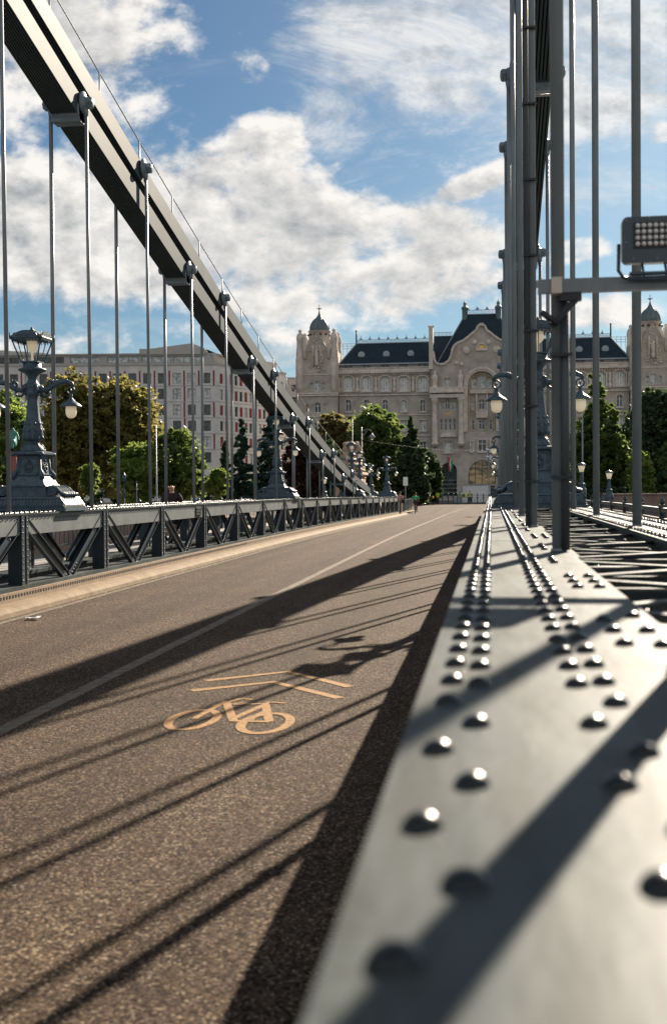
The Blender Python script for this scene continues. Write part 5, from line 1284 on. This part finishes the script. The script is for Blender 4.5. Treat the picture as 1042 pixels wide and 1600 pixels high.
tree('dark_tree', 'dark tree between the poplars and the right edge', 990, 56, 640, 784, 130, 'leafD', n=7000)
tree('park_tree', 'leafy tree just outside the right edge of the view', 1090, 110, 640, 785, 105, 'leafG', n=6000)
tree('dark_tree', 'dark tree hidden behind the right lamp pedestal', 880, 50, 700, 785, 135, 'leafD', n=3500)
def hedge(lab, pa, pb_, pt, D, m, n, th=2.0, kind=None):
    a = atD(pa, 763, D); b = atD(pb_, 763, D); top = atD((pa+pb_)/2, pt, D).z; rng = random.Random(int(pa)+77)
    V = []; Fc = []; E = []; L_ = (b-a).length; k = max(3, int(L_/2.2))
    for i in range(k):
        p = a.lerp(b, (i+.5)/k); hh = (top+.46)*rng.uniform(.8, 1.08); E.append((p.x, p.y, -.46+hh*.5, L_/k*.75, th*.5, hh*.52))
    leaves(V, Fc, E, n, .0022*D, rng, shell=.6)
    me = bpy.data.meshes.new('hedge'); me.from_pydata(V, [], Fc); me.materials.append(M[m]); me.update(); o = bpy.data.objects.new('hedge', me); COL.objects.link(o)
    tag(o, lab, 'hedge')
hedge('long dark leaf strip standing in for the shade under the left park trees', -60, 350, 738, 130, 'leafD', 14000, 4)  # leaf mass added as the dark shade below the crowns
hedge('dark hedge behind the chain foot and the lion', 350, 560, 742, 140, 'leafD', 8000, 4)
hedge('low flowering shrubs behind the left end of the barrier', 636, 672, 769, 146, 'leafO', 1500, 1.5)
hedge('dark hedge below the poplars behind the brown wall', 880, 1100, 752, 118, 'leafD', 6000, 3)
# right bank wall
a = atD(944, 790, 84); b = atD(1130, 790, 84); mb = MB(); mb.beam((a.x, a.y, .3), (b.x+10, b.y, .3), .5, 1.7); mb.beam((a.x-.1, a.y, 1.19), (b.x+10, b.y, 1.19), .7, .1)
tag(mb.build('embankment_wall', M['brownwall']), 'low reddish brown embankment wall beyond the right railing', 'wall')
a = atD(925, 783, 92); mb = MB()
for k in range(12): mb.tube([(a.x+.28*k, a.y, -.4), (a.x+.28*k, a.y, .95)], .02, 5)
mb.beam((a.x, a.y, .92), (a.x+3.1, a.y, .92), .05, .05); mb.beam((a.x, a.y, 0), (a.x+3.1, a.y, 0), .05, .05)
tag(mb.build('iron_fence', M['lamp']), 'short dark iron fence left of the brown embankment wall', 'fence')
# ------------------------------------------------------------------ street furniture on the bank
def pole(px, pt, D, r0, lab, name='street_pole', m='rod', arm=None, base=-.45, cat='pole'):
    p = atD(px, 763, D); t = atD(px, pt, D).z; r = thing(name, lab, cat, (p.x, p.y, base))
    a = MB(); a.tube([(p.x, p.y, base), (p.x, p.y, base+1.2), (p.x, p.y, base+1.25), (p.x, p.y, t)], [r0*1.6, r0*1.5, r0, r0*.7], 8); a.build('pole', M[m], r)
    return r, p, t
r, p, t = pole(565.5, 667, 120, .09, 'tall street lamp with curved arm beside the bright green tree', 'street_lamp', cat='street lamp')
k = 120/FPX
mb = MB(); mb.tube([(p.x, p.y, t-.5), (p.x+.5, p.y, t-.25), (p.x+.9, p.y, t-.3), (p.x+1.1, p.y, t-.7)], .045, 6); mb.tube([(p.x, p.y, t-1.6), (p.x+.2, p.y, t-.9), (p.x+.6, p.y, t-.4)], .03, 6); ar = mb.build('arm', M['rod'], r)
mb = MB(); mb.lathe((p.x+1.1, p.y, t-1.3), [(.14, 0), (.32, .12), (.30, .3), (.10, .5), (.05, .62)], 12); mb.build('lamp_head', M['rod'], ar)
mb = MB(); mb.lathe((p.x+1.1, p.y, t-1.3), [(.001,-.12), (.12, -.05), (.14, 0)], 12); mb.build('bulb', M['opal'], ar)
r, p1, t1 = pole(551, 655, 122, .08, 'plain tall pole left of the curved street lamp')
r, p2, t2 = pole(763.5, 704, 165, .09, 'pole with white star shaped lights in front of the great arch', 'street_lamp', cat='street lamp')
for zz in (0, -1.05):
    mb = MB()
    for k in range(7): tt = 2*pi*k/7; mb.lathe((p2.x+.32*cos(tt), p2.y+.2*sin(tt), t2+zz+.22*sin(tt*2)), [(.001,-.2),(.19,-.06),(.19,.06),(.001,.2)], 8)
    mb.build('light_cluster', M['white'], r)
r, p3, t3 = pole(909.5, 636, 100, .07, 'thin pale pole in front of the tall poplar')
r, p4, t4 = pole(245, 664, 92, .07, 'slim grey light pole before the fresh green tree')
r, p5, t5 = pole(214, 752, 90, .05, 'short post beneath the loose light green tree')
r, p6, t6 = pole(194.5, 738, 70, .05, 'short ornate dark park lamp between left hanger rods', 'park_lamp', 'lamp', cat='street lamp')
mb = MB(); mb.lathe((p6.x, p6.y, t6-1.6), [(.04,0),(.09,.1),(.05,.25),(.10,.3),(.05,.4),(.04,1.0),(.12,1.05),(.12,1.4),(.03,1.55)], 8); mb.beam((p6.x-.22, p6.y, t6-1.25), (p6.x+.22, p6.y, t6-1.25), .05, .05); mb.build('lantern', M['lamp'], r)
p = atD(506, 738, 90); small_lamp(507, 745, 777, 90, 'little lamp seen between the lower chain and the deck')
mb = MB(); a = Vector((p1.x, p1.y, 7.2)); b = Vector((p2.x, p2.y, 7.2)); mb.tube([a.lerp(b, q/8)-Vector((0,0,.5*(1-((q-4)/4)**2))) for q in range(9)], .006, 4)
tag(mb.build('overhead_cable', M['black']), 'thin overhead cable strung between the tall poles', 'cable')
r, p, t = pole(633.3, 747, 112, .045, 'white backed road sign on a grey post near the railing end', 'road_sign', cat='sign')
mb = MB(); mb.box(p.x-.22, p.x+.22, p.y-.03, p.y+.03, t-.75, t+.1); mb.build('sign_plate', M['white'], r)
# end railing along the curving kerb
pts = [(-7.35, 92), (-7.45, 98), (-7.7, 106), (-8.1, 116), (-8.7, 128)]
er = thing('curved_railing', 'dark iron railing curving away from the end of the left girder', 'railing', (-7.35, 92, -.35))
mb = MB(); mp = MB()
for i in range(len(pts)-1):
    a = Vector((*pts[i], -.38)); b = Vector((*pts[i+1], -.38))
    for h_ in (.15, 1.1): mb.beam(a+Vector((0,0,h_)), b+Vector((0,0,h_)), .05, .05)
    n = int((b-a).length/.16)
    for k in range(n): q = a.lerp(b, k/n); mp.box(q.x-.012, q.x+.012, q.y-.012, q.y+.012, q.z+.15, q.z+1.1)
    mp2 = MB(); mp2.box(a.x-.05, a.x+.05, a.y-.05, a.y+.05, a.z-.1, a.z+1.2); mp2.build('post', M['steelblue'], er)
mb.build('rail', M['steelblue'], er); mp.build('baluster_row', M['steelblue'], er)['kind'] = 'stuff'
struct(sheet(-7.4, -6.95, .12, [92, 95, 100, 105], 'footpath', M['kerb'])); flat(-60, -8.8, 95.7, 128, -.42, 'pavement', M['plaza']); flat(2, 60, 95.7, 128, -.42, 'pavement', M['plaza'])
# barriers
xs = [682, 691, 700, 708, 714.5, 719.5, 730.5, 736.8, 745.6, 755, 764, 771]
DB = 150
ORD = 'first second third fourth fifth sixth seventh eighth ninth tenth eleventh'.split()
for i in range(0, len(xs)-1):
    a = atD(xs[i], 787, DB); b = atD(xs[i+1], 787, DB); w = b.x-a.x
    r = thing('crowd_barrier', ORD[i]+' dark road barrier panel from the left in the row before the palace', 'barrier', (a.x, a.y, -.42), 'row of dark road barriers')
    mb = MB()
    for q in (a, ): mb.box(q.x-.07, q.x+.07, q.y-.07, q.y+.07, -.42, .95); mb.lathe((q.x, q.y, .95), [(.09,0),(.1,.06),(.001,.14)], 8)
    mb.build('post', M['lamp'], r)
    mb = MB(); c_, d_ = Vector((a.x+.08, a.y, 0)), Vector((b.x-.08, b.y, 0)); Zv = lambda z: Vector((0,0,z))
    for z in (-.3, .78): mb.beam(c_+Zv(z), d_+Zv(z), .04, .05)
    mb.beam(c_+Zv(.5), d_+Zv(.5), .03, .03); mb.beam(c_+Zv(-.28), d_+Zv(.48), .025, .03); mb.beam(c_+Zv(.48), d_+Zv(-.28), .03, .025)
    mb.build('rail', M['lamp'], r)
p = atD(724.2, 773.5, DB-.6)
r = thing('round_sign', 'round yellow green sign with blue centre hung on the barriers', 'sign', (p.x, p.y, p.z))
mb = MB(); mb.lathe((p.x, p.y, p.z), [(.001,-.03),(.36,-.03),(.36,0)], 24, 'Y'); mb.build('sign_ring', M['signyel'], r)
mb = MB(); mb.lathe((p.x, p.y, p.z), [(.001,-.045),(.22,-.045),(.22,-.03)], 24, 'Y'); mb.build('sign_centre', M['signblue'], r)
mb = MB(); mb.beam((p.x-.1, p.y-.06, p.z+.08), (p.x+.08, p.y-.06, p.z-.08), .05, .012); mb.build('sign_arrow', M['white'], r)
# white site box behind the barriers
a = atD(722.5, 775, 172); b = atD(765, 758, 172); r = thing('site_container', 'long white flat topped box standing before the palace entrance', 'container', (a.x, a.y, -.43))
mb = MB(); mb.box(a.x, b.x, a.y, a.y+2.4, -.43, b.z)
n = 9
for k in range(n+1): x = a.x+(b.x-a.x)*k/n; mb.box(x-.04, x+.04, a.y-.05, a.y, -.4, b.z-.1)
mb.build('body', M['white'], r); mb = MB(); mb.box(a.x-.08, b.x+.08, a.y-.1, a.y+2.5, b.z, b.z+.1); mb.build('roof', M['zinc'], r)
c = atD(709, 772, 172); mb = MB(); mb.add([(c.x, c.y, -.43), (a.x, c.y, -.43), (a.x, c.y, b.z-.1), (c.x, c.y+1.6, -.43), (a.x, c.y+1.6, -.43), (a.x, c.y+1.6, b.z-.1)], [(0,1,2),(5,4,3),(0,2,5,3),(0,3,4,1)]); mb.build('sloped_end', M['zinc'], r)
# flags
def flag(px, pt, pb, lab):
    D = 185; r, p, t = pole(px, pt, D, .07, lab, 'flagpole', 'dark', cat='flag')
    z0 = atD(px, pb, D).z; z1 = t-.15; w = .75
    for i, (nm, m) in enumerate((('flagred'), ('white'), ('leafD')) and (('flag_stripe', 'flagred'), ('flag_stripe', 'cream'), ('flag_stripe', 'green'))):
        mb = MB(); vs = []
        for k in range(9):
            q = k/8; zz = z1-(z1-z0)*q
            for e in (i/3, (i+1)/3): vs.append((p.x+.1+(w*e)*(1-.35*q)+.08*sin(q*7+e*5), p.y-.12+.12*sin(e*9+q*3), zz-.5*e))
        mb.add(vs, [(2*k, 2*k+1, 2*k+3, 2*k+2) for k in range(8)]); mb.build(nm, M[m], r)
flag(699.6, 713, 734, 'hanging red white and green flag before the small palace arch'); flag(672.5, 713, 728, 'second hanging flag half hidden by the dark bushy tree')
# ------------------------------------------------------------------ lion
lp = atD(547, 738, 96); lion_z = atD(547, 738, 96).z
def sph(mb, c, rx, ry, rz, n=14, m=9): mb.add([(c[0]+rx*sin(pi*j/m)*cos(2*pi*k/n), c[1]+ry*sin(pi*j/m)*sin(2*pi*k/n), c[2]+rz*cos(pi*j/m)) for j in range(m+1) for k in range(n)], [(j*n+k, j*n+(k+1)%n, (j+1)*n+(k+1)%n, (j+1)*n+k) for j in range(m) for k in range(n)], True)
lr = thing('stone_lion', 'pale carved stone lion with thick mane seen from behind on its pedestal', 'statue', (lp.x, lp.y, lion_z)); x, y, z = lp.x, lp.y, lion_z
mb = MB(); sph(mb, (x+.1, y+.5, z+.55), .75, 1.5, .62); sph(mb, (x-.1, y-.6, z+.45), .70, .7, .50); sph(mb, (x-.65, y-.5, z+.3), .28, .7, .34); sph(mb, (x+.6, y-.5, z+.3), .28, .7, .34)
sph(mb, (x, y+1.3, z+1.05), .80, .75, .95); sph(mb, (x-.08, y+1.5, z+1.75), .66, .6, .62); sph(mb, (x-.1, y+2.1, z+1.6), .36, .5, .36); sph(mb, (x-.5, y+2.0, z+.3), .22, 1.0, .25); sph(mb, (x+.4, y+2.0, z+.3), .22, 1.0, .25)
for q in (-1, 1): sph(mb, (x-.08+q*.5, y+1.4, z+2.2), .14, .1, .16)
rg = random.Random(4)
for k in range(90):
    t = rg.uniform(0, 2*pi); v = rg.uniform(-.9, 1); rr_ = .72*sqrt(max(0.1, 1-v*v*.75)); sph(mb, (x-.05+rr_*cos(t), y+1.35+rr_*sin(t)*.95, z+1.30+v*1.0), .11, .11, .19, 6, 4)
mb.tube([(x+.5, y-1.1, z+.3), (x+.9, y-.9, z+.15), (x+1.0, y-.2, z+.12), (x+.95, y+.3, z+.14)], [.09, .08, .08, .14], 8)
ob = mb.build('body', M['lion'], lr); lr.scale = (1.18, 1.1, 1.12); rm = ob.modifiers.new('remesh', 'REMESH'); rm.mode = 'VOXEL'; rm.voxel_size = .06; rm.use_smooth_shade = True
mb = MB(); P_ = lambda z0, z1, h0, h1: mb.taper((x+.05, y+.5), z0, z1, h0, h0*1.8, h1, h1*1.8)
P_(-9, z-.9, 1.15, 1.1); P_(z-.9, z-.35, 1.0, 1.0); P_(z-.35, z-.2, 1.05, 1.2); P_(z-.2, z, 1.2, 1.15)
tag(mb.build('lion_pedestal', M['lion']), 'stone pedestal block under the lion at the bridge end', 'pedestal')
# ------------------------------------------------------------------ people
def skinobj(name, verts, edges, m, parent, sub=2, root=0):
    me = bpy.data.meshes.new(name); me.from_pydata([v[0] for v in verts], edges, []); me.materials.append(M[m])
    o = bpy.data.objects.new(name, me); COL.objects.link(o); o.parent = parent
    sk = o.modifiers.new('skin', 'SKIN'); sk.use_smooth_shade = True
    for i, d in enumerate(me.skin_vertices[0].data): r_ = verts[i][1]; d.radius = (r_, r_) if not isinstance(r_, tuple) else r_; d.use_root = (i == root)
    ss = o.modifiers.new('sub', 'SUBSURF'); ss.levels = sub; ss.render_levels = sub
    return o
def person(loc, rz, lab, J, top, legs, hairm=None, shoes='black', sleeves=True, longleg=True, hat=None):
    """J: joint positions (facing +Y, metres)"""
    r = thing('person', lab, 'person', loc, None, rz)
    names = ['pelvis','waist','chest','neck','jaw','crown','shL','elL','wrL','haL','shR','elR','wrR','haR','hipL','knL','anL','toL','hipR','knR','anR','toR']
    rad = dict(pelvis=(.15,.11), waist=(.13,.10), chest=(.155,.11), neck=.055, jaw=(.072,.085), crown=(.082,.095), shL=.062, elL=.043, wrL=.028, haL=(.032,.02), shR=.062, elR=.043, wrR=.028, haR=(.032,.02), hipL=.085, knL=.058, anL=.038, toL=.035, hipR=.085, knR=.058, anR=.038, toR=.035)
    V = [(Vector(J[n]), rad[n]) for n in names]; ix = {n: i for i, n in enumerate(names)}
    E = [('pelvis','waist'),('waist','chest'),('chest','neck'),('neck','jaw'),('jaw','crown'),('chest','shL'),('shL','elL'),('elL','wrL'),('wrL','haL'),('chest','shR'),('shR','elR'),('elR','wrR'),('wrR','haR'),('pelvis','hipL'),('hipL','knL'),('knL','anL'),('anL','toL'),('pelvis','hipR'),('hipR','knR'),('knR','anR'),('anR','toR')]
    E = [(ix[a], ix[b]) for a, b in E]
    for s_ in ('L', 'R'):          # four fingers and a thumb per hand
        h = Vector(J['ha'+s_]); w = Vector(J['wr'+s_]); d = (h-w).normalized(); sd2 = d.cross(Vector((0,0,1)))
        if sd2.length < .2: sd2 = Vector((0, 1, 0))
        sd2.normalize(); nrm = d.cross(sd2)
        for f, ln in ((-1.5,.06),(-.5,.075),(.5,.07),(1.5,.055)):
            i = len(V); V.append((h+sd2*f*.018+d*.03, .009)); V.append((h+sd2*f*.02+d*(.03+ln*.6)+nrm*.008, .008)); V.append((h+sd2*f*.02+d*(.02+ln)+nrm*.028, .007)); E += [(ix['ha'+s_], i), (i, i+1), (i+1, i+2)]
        i = len(V); V.append((w.lerp(h, .6)+sd2*-.038, .010)); V.append((w.lerp(h, .9)+sd2*-.055+d*.02, .008)); E += [(ix['ha'+s_], i), (i, i+1)]
    skinobj('body', V, E, 'skin', r, 2)
    def part(name, sel, edges, m, grow):
        vs = [(Vector(J[n]) if not isinstance(n, tuple) else Vector(J[n[0]]).lerp(Vector(J[n[1]]), n[2]), tuple(q+grow for q in (rad[n if not isinstance(n, tuple) else n[0]] if isinstance(rad[n if not isinstance(n, tuple) else n[0]], tuple) else (rad[n if not isinstance(n, tuple) else n[0]],)*2))) for n in sel]
        return skinobj(name, vs, edges, m, r, 2)
    e2 = 1.0 if sleeves else .8
    part('shirt', ['waist','chest',('pelvis','waist',.2),('chest','neck',.55),'shL',('shL','elL',e2),'shR',('shR','elR',e2)] + ([('elL','wrL',.85),('elR','wrR',.85)] if sleeves == 'long' else []), [(0,1),(0,2),(1,3),(1,4),(4,5),(1,6),(6,7)] + ([(5,8),(7,9)] if sleeves == 'long' else []), top, .022)
    part('trousers', ['pelvis',('pelvis','waist',.5),'hipL',('hipL','knL',.99 if longleg else .85),'hipR',('hipR','knR',.99 if longleg else .85)] + ([('knL','anL',.93),('knR','anR',.93)] if longleg else []), [(0,1),(0,2),(2,3),(0,4),(4,5)] + ([(3,6),(5,7)] if longleg else []), legs, .02)
    for s_ in ('L', 'R'):
        skinobj('shoe', [(Vector(J['an'+s_])-Vector((0,0,.03)), .05), (Vector(J['to'+s_]), .045)], [(0, 1)], shoes, r, 1)
    c = Vector(J['crown']); j = Vector(J['jaw']); f = Vector((0,1,0)); mid = c.lerp(j, .5)
    if hairm:
        mb = MB(); sph(mb, (c.x, c.y-.015, c.z+.01), .092, .105, .10, 12, 8); o = bpy.data.objects.new('hair', mb.mesh('hair', M[hairm])); COL.objects.link(o); o.parent = r
    fm_ = MB()
    for q in (-1, 1): sph(fm_, (mid.x+q*.032, mid.y+.088, mid.z+.01), .013, .008, .009, 8, 6)
    o = bpy.data.objects.new('eyes', fm_.mesh('eyes', M['black'])); COL.objects.link(o); o.parent = r
    fm_ = MB(); fm_.tube([(mid.x, mid.y+.088, mid.z+.01), (mid.x, mid.y+.115, mid.z-.03)], [.008, .014], 6); fm_.tube([(mid.x-.025, mid.y+.082, mid.z-.062), (mid.x+.025, mid.y+.082, mid.z-.062)], .006, 6)
    for q in (-1, 1): sph(fm_, (mid.x+q*.085, mid.y, mid.z), .012, .022, .032, 8, 6)
    o = bpy.data.objects.new('face_features', fm_.mesh('face_features', M['skin'])); COL.objects.link(o); o.parent = r
    return r
def pose(**k):
    J = dict(pelvis=(0,0,.95), waist=(0,.01,1.12), chest=(0,.0,1.34), neck=(0,0,1.50), jaw=(0,.02,1.58), crown=(0,.01,1.68), shL=(-.19,0,1.42), elL=(-.25,-.03,1.14), wrL=(-.25,.05,.90), haL=(-.25,.07,.82), shR=(.19,0,1.42), elR=(.25,-.03,1.14), wrR=(.25,.05,.90), haR=(.25,.07,.82),
             hipL=(-.10,0,.90), knL=(-.11,.02,.50), anL=(-.11,-.02,.09), toL=(-.12,.13,.04), hipR=(.10,0,.90), knR=(.11,.02,.50), anR=(.11,-.02,.09), toR=(.12,.13,.04)); J.update(k); return J
walk = pose(knL=(-.11,.16,.52), anL=(-.11,.22,.10), toL=(-.11,.37,.07), knR=(.11,-.05,.50), anR=(.11,-.33,.16), toR=(.11,-.22,.05), elL=(-.26,-.12,1.16), wrL=(-.24,-.16,.92), haL=(-.24,-.15,.84), elR=(.26,.02,1.15), wrR=(.24,.20,.97), haR=(.23,.25,.90))
p = atD(268.4, 764, 31.0); person((p.x, p.y, .2), pi, 'bald man in dark t-shirt and shorts walking on the left walkway', walk, 'maroon', 'navy', None, sleeves=False, longleg=False)
p = atD(625, 770, 94); person((p.x, p.y, p.z-1.70), pi-.4, 'woman in pinkish cardigan and cream trousers beside the end railing', pose(elR=(.27,.02,1.16), wrR=(.2,.18,1.1), haR=(.16,.24,1.12)), 'pink', 'cream', 'hair', sleeves='long')
mb = MB(); mb.box(p.x+.10, p.x+.42, p.y-.25, p.y-.10, p.z-.85, p.z-.55); mb.tube([(p.x+.15,p.y-.18,p.z-.56),(p.x+.2,p.y-.1,p.z-.3),(p.x+.35,p.y-.18,p.z-.56)], .012, 6); tag(mb.build('shoulder_bag', M['black']), 'black bag carried by the woman in the pinkish cardigan', 'bag')
gz_ = -.42
p = atD(683.5, 770, 149.0); person((p.x, p.y-.6, gz_), .5, 'guard in yellow vest standing at the left end of the barriers', pose(elL=(-.3,-.05,1.16), wrL=(-.2,.1,1.0), haL=(-.15,.15,.98)), 'hivis', 'navy', 'hair')
p = atD(733.5, 770, 152.0); person((p.x, p.y+.6, gz_), pi, 'guard in yellow vest standing behind the round sign', pose(), 'hivis', 'navy', 'hair')
# cyclist with bicycle, seen from behind
p = atD(649, 785, 96.5); gzc = dz(p.y)+.002
cyc = pose(pelvis=(0,-.18,1.00), waist=(0,-.08,1.14), chest=(0,.08,1.34), neck=(0,.15,1.47), jaw=(0,.19,1.54), crown=(0,.19,1.64), shL=(-.19,.12,1.40), elL=(-.27,.25,1.20), wrL=(-.24,.42,1.05), haL=(-.24,.50,1.03), shR=(.19,.12,1.40), elR=(.27,.25,1.20), wrR=(.24,.42,1.05), haR=(.24,.50,1.03),
           hipL=(-.10,-.14,.96), knL=(-.13,.25,.82), anL=(-.13,.12,.45), toL=(-.13,.25,.42), hipR=(.10,-.14,.96), knR=(.13,.12,.55), anR=(.13,-.02,.20), toR=(.13,.12,.15))
person((p.x, p.y, gzc), 0, 'cyclist in green shirt and shorts riding away at the bridge end', cyc, 'green', 'maroon', 'hair', sleeves=False, longleg=False)
bkr = thing('bicycle', 'dark bicycle under the rider in the green shirt', 'bicycle', (p.x, p.y, gzc))
for yy in (-.55, .55):
    mb = MB(); c = (p.x, p.y+yy, gzc+.345); mb.tube([(c[0], c[1]+.33*cos(2*pi*k/28), c[2]+.33*sin(2*pi*k/28)) for k in range(29)], .018, 6, False)
    w = mb.build('wheel', M['black'], bkr); mb = MB()
    for k in range(12): t = 2*pi*k/12; mb.tube([(c[0], c[1], c[2]), (c[0], c[1]+.32*cos(t), c[2]+.32*sin(t))], .003, 4)
    mb.build('spokes', M['zinc'], w)
B_ = lambda y_, z_, x_=0: (p.x+x_, p.y+y_, gzc+z_)
mb = MB()
for a, b in (((-.55,.345),(-.12,.30)), ((-.12,.30),(-.22,.85)), ((-.22,.80),(.36,.86)), ((-.12,.30),(.38,.78)), ((-.55,.345),(-.22,.80)), ((.55,.345),(.36,.95))): mb.tube([B_(*a), B_(*b)], .018, 6)
mb.build('frame', M['navy'], bkr); mb = MB(); mb.tube([B_(.44,1.02,-.27), B_(.36,1.0,0), B_(.44,1.02,.27)], .014, 6); mb.build('handlebar', M['dark'], bkr)
mb = MB(); sph(mb, B_(-.24,.88), .07, .13, .035); mb.build('saddle', M['black'], bkr)
mb = MB(); mb.tube([B_(-.12,.30,-.10), B_(-.12,.30,.10)], .012, 6); mb.tube([B_(-.12,.30,-.1), B_(.05,.42,-.1), B_(.05,.42,-.2)], .01, 6); mb.tube([B_(-.12,.30,.1), B_(-.25,.18,.1), B_(-.25,.18,.2)], .01, 6); mb.build('pedal', M['dark'], bkr)
# ------------------------------------------------------------------ bronze statue, car, paper
p = atD(22, 706, 120); r = thing('bronze_statue', 'green bronze statue of a seated figure on a red stone pedestal at the left edge', 'statue', (p.x, p.y, -.45))
mb = MB(); mb.taper((p.x, p.y), -.45, 1.2, .9, .9, .8, .8); mb.taper((p.x, p.y), 1.2, p.z-.3, .55, .55, .5, .5); mb.taper((p.x, p.y), p.z-.3, p.z, .65, .65, .7, .7); mb.build('pedestal', M['redstone'], r)
s = 1.75
sit = [((0,0,.55*s),.20*s),((0,.02,.85*s),.17*s),((0,.05,1.1*s),.16*s),((0,.1,1.28*s),.06*s),((0,.13,1.42*s),.10*s),((-.22*s,.08,1.1*s),.07*s),((-.33*s,.2,.85*s),.06*s),((-.2*s,.45,.8*s),.05*s),((.22*s,.08,1.1*s),.07*s),((.34*s,.1,.85*s),.06*s),((.38*s,.3,.65*s),.05*s),((-.14*s,.5*s,.58*s),.11*s),((-.16*s,.55*s,.12*s),.07*s),((.14*s,.5*s,.58*s),.11*s),((.18*s,.6*s,.12*s),.07*s),((0,-.1,.2*s),.26*s)]
so_ = skinobj('figure', [(Vector((a, -b, c)), r_) for (a, b, c), r_ in sit], [(0,1),(1,2),(2,3),(3,4),(2,5),(5,6),(6,7),(2,8),(8,9),(9,10),(0,11),(11,12),(0,13),(13,14),(0,15)], 'bronze', r, 2); so_.location = (0, 0, p.z+.45+.05)
p = atD(4, 763, 118); r = thing('bronze_figure', 'small green bronze figure sitting low at the left edge below the statue', 'statue', (p.x, p.y, -.45))
so2 = so_.copy(); COL.objects.link(so2); so2.parent = r; so2.location = (0, 0, .6); so2.scale = (.7,.7,.7); so2.name = 'figure'
mb = MB(); mb.taper((p.x, p.y), -.45, .25, .6, .6, .5, .5); mb.build('plinth', M['redstone'], r)
p = atD(594, 785, 128); r = thing('parked_car', 'white car standing beyond the small end lamp post', 'car', (p.x, p.y, -.45)); g = -.45
def carp(pts, y0, y1, name, m): mb = MB(); mb.prism(pts, lambda a, b, d: (p.x+a, p.y+d, g+b), y0, y1); return mb.build(name, M[m], r)
carp([(-2.1,.3),(-2.15,.7),(-1.9,.9),(-1.1,1.0),(1.3,.98),(2.1,.85),(2.15,.35)], -.85, .85, 'body', 'white')
carp([(-1.3,.99),(-.75,1.45),(.5,1.48),(1.2,.99)], -.74, .74, 'cabin', 'glass'); carp([(-.85,1.44),(-.75,1.50),(.5,1.52),(.62,1.44)], -.70, .70, 'roof', 'white')
for a, d in ((-1.3,-.86),(1.3,-.86),(-1.3,.66),(1.3,.66)):
    mb = MB(); mb.lathe((p.x+a, p.y+d, g+.32), [(.31,0),(.32,.03),(.32,.17),(.31,.2)], 18, 'Y'); w = mb.build('wheel', M['black'], r); mb = MB(); mb.lathe((p.x+a, p.y+d, g+.32), [(.19,-.01),(.19,.0)], 12, 'Y'); mb.build('rim', M['zinc'], w)
c = atZ(38, 968, .01); mb = MB(); rg = random.Random(2); vs = []
for i in range(5):
    for j in range(4): vs.append((c.x+.05*i+rg.uniform(-.015,.015), c.y+.05*j+rg.uniform(-.015,.015), .012+rg.uniform(0,.035)))
mb.add(vs, [(i*4+j, i*4+j+1, (i+1)*4+j+1, (i+1)*4+j) for i in range(4) for j in range(3)]); tag(mb.build('crumpled_paper', M['white']), 'crumpled white paper lying on the edge line by the left kerb', 'litter')
rg = random.Random(9); mb = MB()
for i in range(420):
    q = rg.random(); y = rg.uniform(1.5, 40); x = (-6.58+abs(rg.gauss(0, .10))) if q < .55 else (rg.uniform(-1.1, -.25) if q < .75 else rg.uniform(-6.4, -.3)); s_ = rg.uniform(.003, .008) if q > .55 else rg.uniform(.008, .022); t = rg.random()*3
    mb.add([(x-s_, y-s_*cos(t), .006), (x+s_, y-s_, .007), (x+s_*cos(t), y+s_, .007+s_*.7), (x-s_*.7, y+s_*.6, .006+s_*.3)], [(0,1,2,3)])
mb.build('gutter_litter', M['litter'])['kind'] = 'stuff'
bpy.context.view_layer.update()
